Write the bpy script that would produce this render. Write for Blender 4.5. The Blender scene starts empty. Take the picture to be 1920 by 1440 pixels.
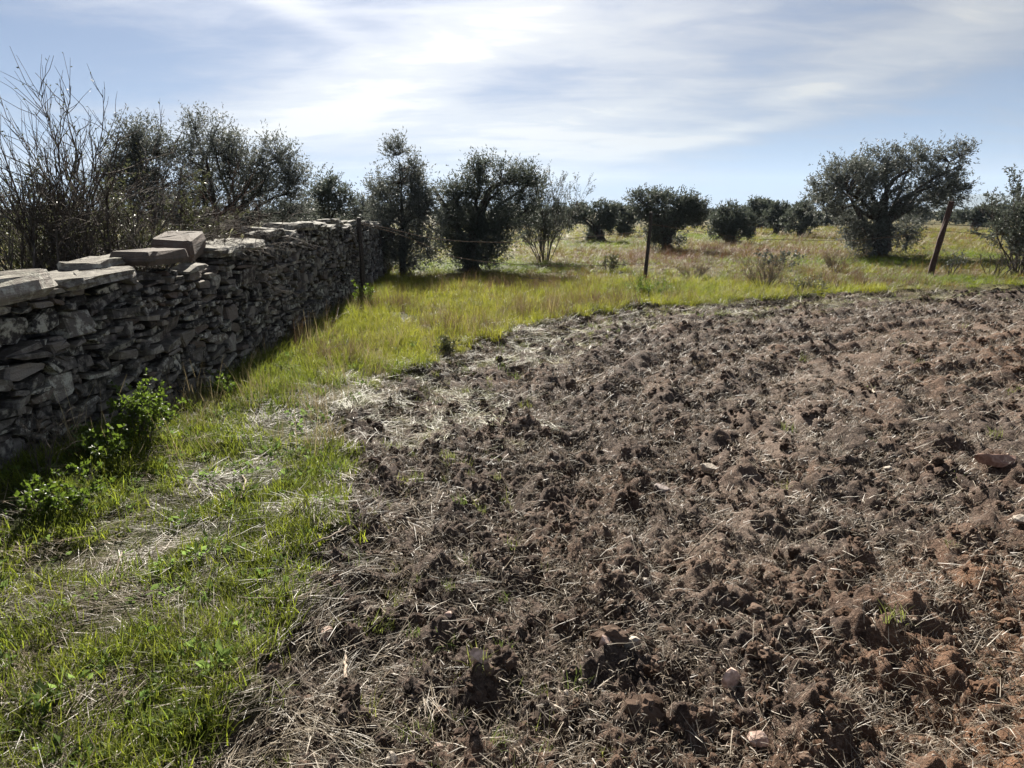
import bpy, math, random
import numpy as np
from mathutils import Vector, Matrix

SC = bpy.context.scene
COL = SC.collection
rng = np.random.default_rng(11)
random.seed(11)
R = math.radians

# ------------------------------------------------------------------ camera, sky, sun, exposure
FPX, PITCH, CAMZ = 1250.0, R(14.57), 1.6
cam_d = bpy.data.cameras.new('camera'); cam = bpy.data.objects.new('camera', cam_d); COL.objects.link(cam)
cam_d.sensor_width = 36.0; cam_d.lens = 36.0 * FPX / 1920.0
cam_d.clip_start = 0.05; cam_d.clip_end = 12000
cam.location = (0, 0, CAMZ); cam.rotation_euler = (math.pi / 2 - PITCH, 0, 0)
SC.camera = cam

SUN_AZ, SUN_EL = R(-11.5), R(35.0)          # azimuth from +Y towards +X
SUN = Vector((math.sin(SUN_AZ) * math.cos(SUN_EL), math.cos(SUN_AZ) * math.cos(SUN_EL), math.sin(SUN_EL)))
sl = bpy.data.lights.new('sun', 'SUN'); sl.energy = 5.0; sl.angle = R(0.6); sl.color = (1.0, 0.94, 0.84)
so = bpy.data.objects.new('sun', sl); COL.objects.link(so)
so.rotation_euler = SUN.to_track_quat('Z', 'Y').to_euler(); so.location = (-20, 60, 50)
SC.view_settings.view_transform = 'Standard'; SC.view_settings.look = 'None'
SC.view_settings.gamma = 1.0; SC.view_settings.use_curve_mapping = False
SC.view_settings.exposure = 1.85
SC.cycles.max_bounces = 6; SC.cycles.diffuse_bounces = 3; SC.cycles.glossy_bounces = 2
SC.cycles.transmission_bounces = 4; SC.cycles.transparent_max_bounces = 8
SC.cycles.use_denoising = True
SC.cycles.caustics_reflective = False; SC.cycles.caustics_refractive = False


class NT:
    """tiny node-tree helper"""
    def __init__(s, tree):
        s.t = tree; s.n = tree.nodes; s.l = tree.links

    def new(s, typ, **kw):
        n = s.n.new(typ)
        for k, v in kw.items():
            setattr(n, k, v)
        return n

    def put(s, sock, v):
        if isinstance(v, bpy.types.NodeSocket):
            s.l.new(v, sock)
        elif v is not None:
            sock.default_value = v

    def math(s, op, a, b=None, c=None, clamp=False):
        n = s.new('ShaderNodeMath', operation=op, use_clamp=clamp)
        for i, v in enumerate((a, b, c)):
            s.put(n.inputs[i], v)
        return n.outputs[0]

    def ramp(s, v, lo, hi, to0=0.0, to1=1.0):
        n = s.new('ShaderNodeMapRange', interpolation_type='SMOOTHSTEP')
        for i, q in enumerate((v, lo, hi, to0, to1)):
            s.put(n.inputs[i], q)
        return n.outputs[0]

    def noise(s, vec, scale, detail=4, rough=0.55, dist=0.0, dim='3D'):
        n = s.new('ShaderNodeTexNoise', noise_dimensions=dim)
        s.put(n.inputs['Vector'], vec); s.put(n.inputs['Scale'], scale)
        n.inputs['Detail'].default_value = detail; n.inputs['Roughness'].default_value = rough
        n.inputs['Distortion'].default_value = dist
        return n.outputs['Fac']

    def mix(s, f, a, b, blend='MIX'):
        n = s.new('ShaderNodeMix', data_type='RGBA', blend_type=blend, clamp_factor=True)
        s.put(n.inputs[0], f)
        for i, v in ((6, a), (7, b)):
            if isinstance(v, tuple) and len(v) == 3:
                v = (*v, 1.0)
            s.put(n.inputs[i], v)
        return n.outputs[2]

    def attr(s, name, kind='GEOMETRY'):
        n = s.new('ShaderNodeAttribute', attribute_type=kind, attribute_name=name)
        return n

    def mapping(s, vec, scale=(1, 1, 1), rot=(0, 0, 0), loc=(0, 0, 0)):
        n = s.new('ShaderNodeMapping')
        s.put(n.inputs[0], vec)
        n.inputs['Scale'].default_value = scale; n.inputs['Rotation'].default_value = rot
        n.inputs['Location'].default_value = loc
        return n.outputs[0]


CLOUD_BANKS = [(2, 5.6, 14, 2.4, 4, 0.34), (-12, 8.0, 13, 1.7, 9, 0.30), (-4, 12.5, 12, 2.2, 13, 0.30), (-20, 5.8, 10, 1.4, 8, 0.22), (15, 5.5, 12, 0.7, 9, 0.26),
               (22, 8.3, 3.5, 0.8, 5, 0.30), (31, 11.5, 9, 2.0, 10, 0.26), (12, 11, 8, 4, 20, 0.16), (-16, 14, 6, 0.9, -22, 0.18), (3, 2.4, 14, 1.0, 2, 0.12),
               (-33, 9.5, 10, 3.0, 6, -0.32), (-19, 6.7, 3.5, 0.7, 4, -0.2), (27, 4.2, 12, 1.8, 8, -0.20), (-7, 4.3, 4, 0.6, 3, -0.16), (-2, 9.2, 6, 1.0, 5, -0.14), (33, 7.5, 6, 1.2, 8, -0.14),
               (-17, 33, 40, 22, 0, 0.10)]


def make_world():
    w = bpy.data.worlds.new('World'); SC.world = w; w.use_nodes = True
    w.node_tree.nodes.clear(); t = NT(w.node_tree)
    sky = t.new('ShaderNodeTexSky', sky_type='NISHITA')
    sky.sun_disc = False; sky.sun_elevation = SUN_EL; sky.sun_rotation = SUN_AZ
    sky.altitude = 400; sky.air_density = 1.0; sky.dust_density = 0.3; sky.ozone_density = 1.0
    d = t.new('ShaderNodeTexCoord').outputs['Generated']
    sep = t.new('ShaderNodeSeparateXYZ'); t.put(sep.inputs[0], d)
    z = t.math('ADD', t.math('MAXIMUM', sep.outputs[2], 0.0), 0.13)
    comb = t.new('ShaderNodeCombineXYZ')
    t.put(comb.inputs[0], t.math('DIVIDE', sep.outputs[0], z)); t.put(comb.inputs[1], t.math('DIVIDE', sep.outputs[1], z))
    p = comb.outputs[0]
    m1 = t.mapping(p, (0.55, 1.25, 1), (0, 0, R(26)), (3.3, 1.7, 0))
    n1 = t.noise(m1, 1.0, 7, 0.58, 0.7)                       # streaky bands
    m3 = t.mapping(p, (2.2, 4.6, 1), (0, 0, R(24)), (1.0, 2.0, 5.0))
    n3 = t.noise(m3, 1.0, 6, 0.62, 0.6)                       # fine fibres
    n4 = t.noise(t.mapping(p, (1.1, 2.2, 1), (0, 0, R(-20)), (4.0, 1.0, 2.0)), 1.0, 6, 0.6, 1.0)   # a second layer crossing the first
    dot = t.new('ShaderNodeVectorMath', operation='DOT_PRODUCT')
    t.put(dot.inputs[0], d); dot.inputs[1].default_value = SUN
    c = t.math('MINIMUM', t.math('MAXIMUM', dot.outputs['Value'], 0.0), 1.0)
    az = t.math('ARCTAN2', sep.outputs[0], sep.outputs[1]); el = t.math('ARCSINE', sep.outputs[2])
    # the cloud banks, by azimuth and elevation (degrees), length and width, tilt, weight
    bank = None
    for (a0, e0, ra, re, tilt, wt) in CLOUD_BANKS:
        da = t.math('SUBTRACT', az, R(a0)); de = t.math('SUBTRACT', el, R(e0))
        cs, sn = math.cos(R(tilt)), math.sin(R(tilt))
        x = t.math('DIVIDE', t.math('ADD', t.math('MULTIPLY', da, cs), t.math('MULTIPLY', de, sn)), R(ra))
        y = t.math('DIVIDE', t.math('SUBTRACT', t.math('MULTIPLY', de, cs), t.math('MULTIPLY', da, sn)), R(re))
        g = t.math('EXPONENT', t.math('MULTIPLY', t.math('ADD', t.math('MULTIPLY', x, x), t.math('MULTIPLY', y, y)), -1.0))
        g = t.math("MULTIPLY", g, wt)
        bank = g if bank is None else t.math('ADD', bank, g)
    tex = t.math('ADD', t.math('MULTIPLY', n1, 0.55), t.math('ADD', t.math('MULTIPLY', n3, 0.46), t.math('MULTIPLY', n4, 0.30)))
    cov = t.math('ADD', tex, bank)
    body = t.ramp(cov, 0.66, 1.06)
    veil = t.ramp(cov, 0.44, 0.88, 0.05, 0.80)
    cover = t.math('MULTIPLY', t.math('MAXIMUM', body, veil), 0.95)
    glow = t.math('POWER', c, 7.0)
    bright = t.math('ADD', t.math('MULTIPLY', body, 1.5), t.math('ADD', 1.75, t.math('MULTIPLY', glow, 6.2)))
    cc = t.new('ShaderNodeVectorMath', operation='SCALE')
    tone = t.mix(body, (0.93, 0.95, 1.04), (1.0, 0.975, 0.915))
    t.put(cc.inputs[0], tone); t.put(cc.inputs['Scale'], bright)
    up = t.new('ShaderNodeVectorMath', operation='ADD'); t.put(up.inputs[0], d); up.inputs[1].default_value = (0, 0, 0.10)
    nrm = t.new('ShaderNodeVectorMath', operation='NORMALIZE'); t.put(nrm.inputs[0], up.outputs[0]); t.put(sky.inputs[0], nrm.outputs[0])
    base = t.mix(1.0, sky.outputs[0], (0.37, 0.375, 0.41), 'MULTIPLY')
    colr = t.mix(cover, base, cc.outputs[0])
    bg = t.new('ShaderNodeBackground'); t.put(bg.inputs[0], colr); bg.inputs[1].default_value = 0.05
    out = t.new('ShaderNodeOutputWorld'); t.l.new(bg.outputs[0], out.inputs[0])
    w.cycles.sampling_method = 'MANUAL'; w.cycles.sample_map_resolution = 512


make_world()

# ------------------------------------------------------------------ pixel <-> world (pixels of the 1920x1440 photograph)
CP, SP = math.cos(PITCH), math.sin(PITCH)


def ray(px, py):
    u = (px - 960) / FPX; v = (720 - py) / FPX
    return np.array([u, CP + v * SP, -SP + v * CP])


def P(px, py, z=0.0):
    d = ray(px, py); t = (z - CAMZ) / d[2]
    return np.array([d[0] * t, d[1] * t, z])


def D(px, py, Y):
    d = ray(px, py); t = Y / d[1]
    return np.array([d[0] * t, Y, CAMZ + d[2] * t])


# ------------------------------------------------------------------ numpy noise
def _hash(ix, iy, iz, seed):
    h = (ix * 374761393 + iy * 668265263 + iz * 2147483647 + seed * 974634777) & 0xFFFFFFFF
    h = ((h ^ (h >> 13)) * 1274126177) & 0xFFFFFFFF
    h = ((h ^ (h >> 16)) * 2246822519) & 0xFFFFFFFF
    return h ^ (h >> 15)


def perlin2(x, y, seed=0):
    x0 = np.floor(x); y0 = np.floor(y); fx = x - x0; fy = y - y0
    ix = x0.astype(np.int64); iy = y0.astype(np.int64)
    u = fx * fx * fx * (fx * (fx * 6 - 15) + 10); v = fy * fy * fy * (fy * (fy * 6 - 15) + 10)

    def g(dx, dy):
        a = _hash(ix + dx, iy + dy, 0, seed) * (2 * math.pi / 4294967296.0)
        return np.cos(a) * (fx - dx) + np.sin(a) * (fy - dy)
    a = g(0, 0); b = g(1, 0); c = g(0, 1); d = g(1, 1)
    return 1.5 * ((a + u * (b - a)) * (1 - v) + (c + u * (d - c)) * v)


def value3(p, seed=0):
    p0 = np.floor(p); f = p - p0; i = p0.astype(np.int64); f = f * f * (3 - 2 * f)
    out = 0
    for dx in (0, 1):
        for dy in (0, 1):
            for dz in (0, 1):
                w = (f[:, 0] if dx else 1 - f[:, 0]) * (f[:, 1] if dy else 1 - f[:, 1]) * (f[:, 2] if dz else 1 - f[:, 2])
                out = out + w * (_hash(i[:, 0] + dx, i[:, 1] + dy, i[:, 2] + dz, seed) / 4294967296.0)
    return out


def fbm2(x, y, scale, octaves=3, seed=0):
    s = 0; a = 1.0; n = 0
    for k in range(octaves):
        s = s + a * perlin2(x * scale, y * scale, seed + k); n += a; a *= 0.5; scale *= 2.03
    return s / n


def sstep(a, b, x):
    t = np.clip((x - a) / (b - a), 0, 1)
    return t * t * (3 - 2 * t)


# ------------------------------------------------------------------ mesh helpers
def mesh_from(name, verts, quads=None, tris=None, attrs=None, mat=None, smooth=False):
    verts = np.asarray(verts, dtype=np.float32).reshape(-1, 3)
    me = bpy.data.meshes.new(name)
    loops = []; starts = []; k = 0
    if quads is not None and len(quads):
        q = np.asarray(quads, dtype=np.int32).reshape(-1, 4)
        loops.append(q.ravel()); starts.append(np.arange(len(q), dtype=np.int32) * 4); k = 4 * len(q)
    if tris is not None and len(tris):
        t = np.asarray(tris, dtype=np.int32).reshape(-1, 3)
        loops.append(t.ravel()); starts.append(k + np.arange(len(t), dtype=np.int32) * 3)
    me.vertices.add(len(verts)); me.vertices.foreach_set('co', verts.ravel())
    if loops:
        lo = np.concatenate(loops); st = np.concatenate(starts)
        me.loops.add(len(lo)); me.loops.foreach_set('vertex_index', lo)
        me.polygons.add(len(st)); me.polygons.foreach_set('loop_start', st)
        me.polygons.foreach_set('use_smooth', np.full(len(st), smooth))
    me.update(calc_edges=True)
    for an, av in (attrs or {}).items():
        av = np.asarray(av, dtype=np.float32)
        if av.ndim == 1:
            a = me.attributes.new(an, 'FLOAT', 'POINT'); a.data.foreach_set('value', av)
        else:
            a = me.attributes.new(an, 'FLOAT_VECTOR', 'POINT'); a.data.foreach_set('vector', av.ravel())
    if mat:
        me.materials.append(mat)
    me.validate()
    return me


class Acc:
    def __init__(s):
        s.v = []; s.q = []; s.t = []; s.a = {}; s.n = 0

    def add(s, v, q=None, t=None, **attrs):
        v = np.asarray(v, dtype=float).reshape(-1, 3)
        if q is not None and len(q): s.q.append(np.asarray(q).reshape(-1, 4) + s.n)
        if t is not None and len(t): s.t.append(np.asarray(t).reshape(-1, 3) + s.n)
        s.v.append(v); s.n += len(v)
        for k, x in attrs.items():
            s.a.setdefault(k, []).append(np.broadcast_to(np.asarray(x, dtype=float), (len(v),)))

    def mesh(s, name, mat, smooth=False, origin=None):
        v = np.concatenate(s.v) if s.v else np.zeros((0, 3))
        if origin is not None: v = v - np.asarray(origin)
        return mesh_from(name, v, np.concatenate(s.q) if s.q else None, np.concatenate(s.t) if s.t else None,
                         {k: np.concatenate(x) for k, x in s.a.items()}, mat, smooth)


def link(name, me, parent=None, loc=None, kind=None):
    o = bpy.data.objects.new(name, me); COL.objects.link(o)
    if parent is not None: o.parent = parent
    if loc is not None: o.location = loc
    if kind: o['kind'] = kind
    return o


def tag(o, label, cat, group=None):
    o['label'] = label; o['category'] = cat
    if group: o['group'] = group
    return o


def empty(name, loc, label, cat, group=None):
    o = bpy.data.objects.new(name, None); COL.objects.link(o); o.location = loc; o.empty_display_size = 0.2
    return tag(o, label, cat, group)


def norm(v):
    return v / np.maximum(np.linalg.norm(v, axis=-1, keepdims=True), 1e-9)


def tubes(pts, rad, sides=4):
    """pts (B,N,3), rad (B,N) -> verts, quads"""
    B, N, _ = pts.shape
    tan = np.zeros_like(pts)
    tan[:, 1:-1] = pts[:, 2:] - pts[:, :-2]; tan[:, 0] = pts[:, 1] - pts[:, 0]; tan[:, -1] = pts[:, -1] - pts[:, -2]
    tan = norm(tan)
    ref = np.where(np.abs(tan[..., 2:3]) > 0.9, np.array([1.0, 0, 0]), np.array([0, 0, 1.0]))
    ref = np.broadcast_to(ref[:, :1], tan.shape)
    n1 = norm(np.cross(tan, ref)); n2 = np.cross(tan, n1)
    a = np.arange(sides) * 2 * math.pi / sides
    ring = n1[:, :, None, :] * np.cos(a)[None, None, :, None] + n2[:, :, None, :] * np.sin(a)[None, None, :, None]
    v = pts[:, :, None, :] + ring * rad[:, :, None, None]
    idx = np.arange(B * N * sides).reshape(B, N, sides)
    a0 = idx[:, :-1, :]; a1 = np.roll(idx, -1, axis=2)[:, :-1, :]
    b0 = idx[:, 1:, :]; b1 = np.roll(idx, -1, axis=2)[:, 1:, :]
    q = np.stack([a0, a1, b1, b0], -1).reshape(-1, 4)
    return v.reshape(-1, 3), q


def leaves(pos, dirs, L, W, fold=0.15):
    """diamond leaves: pos (M,3) base, dirs (M,3)"""
    M = len(pos); dirs = norm(dirs)
    rnd = norm(rng.normal(size=(M, 3))); side = norm(np.cross(dirs, rnd)); up = np.cross(side, dirs)
    L = np.broadcast_to(L, (M,))[:, None]; W = np.broadcast_to(W, (M,))[:, None]
    mid = pos + dirs * L * 0.45 + up * L * fold
    v = np.stack([pos, mid + side * W * 0.5, pos + dirs * L, mid - side * W * 0.5], 1)
    return v.reshape(-1, 3), np.arange(M * 4).reshape(M, 4)


def grow(start, dirs, L, nseg, wob, up=0.0):
    B = len(start); L = np.broadcast_to(L, (B,)); pts = [start]; d = norm(dirs); p = start
    for k in range(nseg):
        d = norm(d + rng.normal(size=(B, 3)) * wob + np.array([0, 0, up]))
        p = p + d * (L / nseg)[:, None]; pts.append(p)
    return np.stack(pts, 1)


def branch(par, k, t0, t1, ang):
    """k branch starts per parent polyline -> starts, dirs, parent index"""
    B, N, _ = par.shape
    pi = np.repeat(np.arange(B), k); t = rng.uniform(t0, t1, B * k) * (N - 1)
    i = np.minimum(t.astype(int), N - 2); f = (t - i)[:, None]
    s = par[pi, i] * (1 - f) + par[pi, i + 1] * f
    tan = norm(par[pi, i + 1] - par[pi, i])
    perp = norm(np.cross(tan, rng.normal(size=(B * k, 3))))
    a = np.radians(rng.uniform(*ang, B * k))[:, None]
    return s, tan * np.cos(a) + perp * np.sin(a), pi


# ------------------------------------------------------------------ materials
def new_mat(name):
    m = bpy.data.materials.new(name); m.use_nodes = True; m.node_tree.nodes.clear()
    t = NT(m.node_tree); out = t.new('ShaderNodeOutputMaterial')
    return m, t, out


def bsdf(t, color, rough=0.8, spec=0.3, normal=None):
    b = t.new('ShaderNodeBsdfPrincipled')
    if isinstance(color, tuple) and len(color) == 3: color = (*color, 1)
    t.put(b.inputs['Base Color'], color); t.put(b.inputs['Roughness'], rough)
    t.put(b.inputs['Specular IOR Level'], spec)
    if normal is not None: t.put(b.inputs['Normal'], normal)
    return b.outputs[0]


def bump(t, h, strength=0.5, dist=0.01, normal=None):
    b = t.new('ShaderNodeBump'); b.inputs['Strength'].default_value = strength; b.inputs['Distance'].default_value = dist
    t.put(b.inputs['Height'], h)
    if normal is not None: t.put(b.inputs['Normal'], normal)
    return b.outputs[0]


def mat_ground(name):
    m, t, out = new_mat(name)
    pos = t.new('ShaderNodeNewGeometry').outputs['Position']
    soil = t.attr('soil').outputs['Fac']; dry = t.attr('dry').outputs['Fac']; rust = t.attr('rust').outputs['Fac']
    red = t.attr('red').outputs['Fac']
    nf = t.noise(pos, 55, 5, 0.65); nm = t.noise(pos, 9, 4, 0.6); nl = t.noise(pos, 0.9, 3, 0.5)
    ng = t.noise(pos, 190, 3, 0.6)
    fib = t.noise(t.mapping(pos, (70, 14, 30), (0, 0, R(35))), 1.0, 4, 0.65, 1.2)
    fib2 = t.noise(t.mapping(pos, (12, 66, 30), (0, 0, R(15))), 1.0, 4, 0.65, 1.2)
    straw = t.ramp(t.math('MAXIMUM', fib, fib2), 0.60, 0.74)
    c = t.mix(t.ramp(nm, 0.3, 0.7), (0.031, 0.023, 0.019), (0.092, 0.068, 0.055))
    c = t.mix(t.ramp(nf, 0.46, 0.70), c, (0.165, 0.124, 0.099))
    c = t.mix(t.ramp(t.noise(pos, 26, 4, 0.7), 0.52, 0.68), c, (0.030, 0.021, 0.018))
    c = t.mix(t.math('MULTIPLY', rust, t.ramp(nm, 0.25, 0.6)), c, (0.190, 0.100, 0.055))
    track = t.attr('track').outputs['Fac']
    c = t.mix(t.math('MULTIPLY', track, 0.75), c, (0.17, 0.125, 0.098))
    c = t.mix(t.math('MULTIPLY', straw, 0.55), c, (0.30, 0.235, 0.175))
    c = t.mix(t.ramp(ng, 0.62, 0.75, 0.0, 0.6), c, (0.30, 0.23, 0.18))
    g = t.mix(t.ramp(nm, 0.35, 0.7), (0.030, 0.037, 0.008), (0.060, 0.066, 0.012))
    g = t.mix(t.math('MULTIPLY', dry, t.ramp(nl, 0.25, 0.6)), g, (0.085, 0.058, 0.017))
    g = t.mix(red, g, (0.070, 0.038, 0.026))
    g = t.mix(t.math('MULTIPLY', straw, 0.25), g, (0.14, 0.11, 0.05))
    col = t.mix(soil, g, c)
    h = t.math('ADD', t.math('MULTIPLY', nf, 0.7), t.math('MULTIPLY', ng, 0.35))
    nrm = bump(t, h, 1.0, 0.03)
    t.l.new(bsdf(t, col, 0.92, 0.15, nrm), out.inputs[0])
    return m


def mat_blade(name, spec=0.35, trans=0.5):
    """grass blades and stalks; colour comes from the scattered point they stand on"""
    m, t, out = new_mat(name)
    col = t.attr('col', 'INSTANCER').outputs['Color']
    tip = t.attr('tip').outputs['Fac']
    c = t.mix(t.math('MULTIPLY', tip, 0.35), col, t.mix(0.5, col, (0.22, 0.20, 0.07)))
    b = bsdf(t, c, 0.5, spec)
    tr = t.new('ShaderNodeBsdfTranslucent'); t.put(tr.inputs[0], c)
    mx = t.new('ShaderNodeMixShader'); mx.inputs[0].default_value = trans
    t.l.new(b, mx.inputs[1]); t.l.new(tr.outputs[0], mx.inputs[2]); t.l.new(mx.outputs[0], out.inputs[0])
    return m


def mat_instcol(name, rough=0.9, scale=60):
    m, t, out = new_mat(name)
    col = t.attr('col', 'INSTANCER').outputs['Color']
    oc = t.new('ShaderNodeTexCoord').outputs['Object']
    n = t.noise(oc, scale, 4, 0.6)
    c = t.mix(t.ramp(n, 0.35, 0.7), t.mix(1.0, col, (0.6, 0.6, 0.6), 'MULTIPLY'), t.mix(1.0, col, (1.3, 1.3, 1.3), 'MULTIPLY'))
    t.l.new(bsdf(t, c, rough, 0.15, bump(t, n, 0.6, 0.01)), out.inputs[0])
    return m


def mat_leaf(name, front, back, trans=0.3, rough=0.42, spec=0.5, var=0.5):
    m, t, out = new_mat(name)
    tint = t.attr('tint').outputs['Fac']
    bf = t.new('ShaderNodeNewGeometry').outputs['Backfacing']
    lo = tuple(x * (1 - var) for x in front); hi = tuple(x * (1 + var) for x in front)
    c = t.mix(tint, lo, hi)
    c = t.mix(t.math('MULTIPLY', bf, 0.8), c, back)
    b = bsdf(t, c, rough, spec)
    tr = t.new('ShaderNodeBsdfTranslucent'); t.put(tr.inputs[0], t.mix(0.5, c, tuple(min(1, x * 1.6) for x in front)))
    mx = t.new('ShaderNodeMixShader'); mx.inputs[0].default_value = trans
    t.l.new(b, mx.inputs[1]); t.l.new(tr.outputs[0], mx.inputs[2]); t.l.new(mx.outputs[0], out.inputs[0])
    return m


def mat_bark(name, a, b_, scale=14):
    m, t, out = new_mat(name)
    pos = t.new('ShaderNodeNewGeometry').outputs['Position']
    n = t.noise(t.mapping(pos, (1, 1, 0.35)), scale, 5, 0.65)
    t.l.new(bsdf(t, t.mix(t.ramp(n, 0.35, 0.68), a, b_), 0.9, 0.15, bump(t, n, 0.8, 0.03)), out.inputs[0])
    return m


def mat_stone(name):
    m, t, out = new_mat(name)
    oc = t.new('ShaderNodeTexCoord').outputs['Object']
    g = t.new('ShaderNodeNewGeometry')
    tint = t.attr('tint').outputs['Fac']; hue = t.attr('hue').outputs['Fac']; lich = t.attr('lichen').outputs['Fac']
    off = t.new('ShaderNodeVectorMath', operation='ADD'); t.put(off.inputs[0], oc)
    sc = t.new('ShaderNodeVectorMath', operation='SCALE'); sc.inputs[0].default_value = (13.0, 7.0, 9.0); t.put(sc.inputs['Scale'], tint)
    t.put(off.inputs[1], sc.outputs[0]); v = off.outputs[0]
    n = t.noise(v, 16, 5, 0.62); nf = t.noise(v, 75, 4, 0.6)
    strata = t.noise(t.mapping(v, (3.5, 3.5, 60)), 1.0, 4, 0.6, 0.6)
    c = t.mix(tint, (0.026, 0.024, 0.024), (0.23, 0.20, 0.172))
    c = t.mix(t.ramp(n, 0.42, 0.68), c, (0.20, 0.18, 0.16))
    c = t.mix(t.math('MULTIPLY', t.ramp(hue, 0.76, 1.0), t.ramp(n, 0.25, 0.55)), c, (0.118, 0.088, 0.072))
    c = t.mix(t.ramp(strata, 0.52, 0.72, 0.0, 0.5), c, (0.055, 0.048, 0.048))
    pl = t.math('MULTIPLY', t.ramp(t.math('ADD', n, t.math('MULTIPLY', nf, 0.35)), 0.62, 0.80), lich)
    c = t.mix(pl, c, (0.40, 0.385, 0.33))
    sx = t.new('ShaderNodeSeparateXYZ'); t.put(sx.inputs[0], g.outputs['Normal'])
    top = t.math('MULTIPLY', t.math('MULTIPLY', t.ramp(sx.outputs[2], 0.35, 0.85), t.ramp(nf, 0.38, 0.62)), t.math('ADD', 0.25, t.math('MULTIPLY', lich, 0.75)))
    c = t.mix(t.math('MULTIPLY', top, 0.6), c, (0.125, 0.12, 0.085))
    c = t.mix(t.math('MULTIPLY', t.ramp(sx.outputs[2], 0.45, 0.9), 0.85), c, t.mix(1.0, c, (0.52, 0.50, 0.46), 'MULTIPLY'))  # weathered upward faces, darkened in colour partly to offset the sunlight on them
    h = t.math('ADD', t.math('MULTIPLY', strata, 0.8), t.math('MULTIPLY', nf, 0.5))
    t.l.new(bsdf(t, c, 0.85, 0.2, bump(t, h, 1.0, 0.015)), out.inputs[0])
    return m


def mat_plain(name, a, b_, scale=40, rough=0.8, spec=0.3, coord='Object', metal=0.0):
    m, t, out = new_mat(name)
    oc = t.new('ShaderNodeTexCoord').outputs['Object'] if coord == 'Object' else t.new('ShaderNodeNewGeometry').outputs['Position']
    n = t.noise(oc, scale, 5, 0.62)
    t.l.new(bsdf(t, t.mix(t.ramp(n, 0.35, 0.68), a, b_), rough, spec, bump(t, n, 0.5, 0.01)), out.inputs[0])
    return m


M_SOIL = mat_ground('ploughed_soil'); M_MEADOW = mat_ground('meadow_turf')
M_BLADE = mat_blade('grass_blade', 0.25, 0.58)
M_STRAW = mat_blade('straw', 0.4, 0.30)
M_CLOD = mat_instcol('soil_clod', 0.95, 90)
M_OLIVE = mat_leaf('olive_leaf', (0.080, 0.088, 0.072), (0.150, 0.156, 0.142), 0.34, 0.55, 0.3, 0.5)
M_OLIVE2 = mat_leaf('dark_olive_leaf', (0.058, 0.068, 0.048), (0.105, 0.115, 0.098), 0.30, 0.55, 0.3, 0.45)
M_BUSH = mat_leaf('bush_leaf', (0.062, 0.068, 0.028), (0.08, 0.085, 0.045), 0.30, 0.5, 0.35, 0.5)
M_BRIGHT = mat_leaf('weed_leaf', (0.080, 0.120, 0.014), (0.08, 0.115, 0.025), 0.48, 0.45, 0.4, 0.5)
M_DRYBUSH = mat_leaf('dry_twig_leaf', (0.20, 0.155, 0.10), (0.2, 0.16, 0.1), 0.2, 0.8, 0.15, 0.4)
M_BARK = mat_bark('olive_bark', (0.035, 0.030, 0.026), (0.12, 0.10, 0.085))
M_TWIG = mat_bark('grey_twig', (0.050, 0.043, 0.037), (0.15, 0.127, 0.108), 30)
M_REDTWIG = mat_bark('reddish_twig', (0.075, 0.046, 0.034), (0.15, 0.098, 0.073), 30)
M_STONE = mat_stone('slate_stone')
M_POST = mat_plain('weathered_post', (0.022, 0.018, 0.017), (0.07, 0.055, 0.048), 50)
M_RUST = mat_plain('rusty_post', (0.036, 0.019, 0.015), (0.085, 0.045, 0.034), 45)
M_WIRE = mat_plain('rusty_wire', (0.07, 0.038, 0.022), (0.15, 0.085, 0.05), 60, 0.7)
M_ROCKPINK = mat_plain('pink_quartz', (0.28, 0.19, 0.15), (0.62, 0.46, 0.385), 35)
M_ROCKPALE = mat_plain('pale_quartz', (0.20, 0.165, 0.13), (0.40, 0.355, 0.30), 35)
M_ROCKGREY = mat_plain('grey_field_stone', (0.16, 0.13, 0.12), (0.34, 0.29, 0.26), 35)
M_ROCKRED = mat_plain('red_field_stone', (0.20, 0.11, 0.08), (0.36, 0.23, 0.17), 35)
M_STICK = mat_plain('dry_stick', (0.16, 0.12, 0.09), (0.36, 0.29, 0.22), 40)
M_HILL = mat_plain('far_hill', (0.050, 0.060, 0.045), (0.09, 0.09, 0.06), 0.01, 0.95, 0.1, 'Position')

# ------------------------------------------------------------------ terrain
_edge_px = [(400, 1440), (470, 1250), (555, 1090), (612, 960), (640, 880), (650, 800), (690, 738), (760, 700), (850, 655),
            (950, 625), (1060, 597), (1200, 573), (1290, 575), (1400, 563), (1530, 554), (1680, 546), (1920, 536)]
EDGE = np.array([[-0.70, -3.0], [-0.80, 0.4]] + [list(P(x, y)[:2]) for x, y in _edge_px] + [[24, 18.5], [60, 26], [60, -3]])
WALL_C = [(-2.74, -4), (-2.80, 3), (-2.74, 5), (-2.92, 12.5), (-3.12, 16), (-3.55, 20), (-4.1, 24), (-4.7, 27)]   # foot of the wall's face
WX = np.array([p[0] for p in WALL_C]); WY = np.array([p[1] for p in WALL_C])


def wall_x(y):
    return np.interp(y, WY, WX)


def field_sd(x, y):
    """signed distance to the ploughed field, positive inside"""
    x = np.asarray(x, float); y = np.asarray(y, float)
    best = np.full(x.shape, 1e9); inside = np.zeros(x.shape, bool)
    n = len(EDGE)
    for i in range(n):
        a = EDGE[i]; b = EDGE[(i + 1) % n]; e = b - a; L2 = e @ e
        t = np.clip(((x - a[0]) * e[0] + (y - a[1]) * e[1]) / L2, 0, 1)
        best = np.minimum(best, (x - a[0] - t * e[0]) ** 2 + (y - a[1] - t * e[1]) ** 2)
        cond = (a[1] > y) != (b[1] > y)
        with np.errstate(divide='ignore', invalid='ignore'):
            xi = a[0] + (y - a[1]) / (b[1] - a[1] if b[1] != a[1] else 1e-9) * e[0]
        inside ^= cond & (x < xi)
    d = np.sqrt(best)
    return np.where(inside, d, -d)


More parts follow.
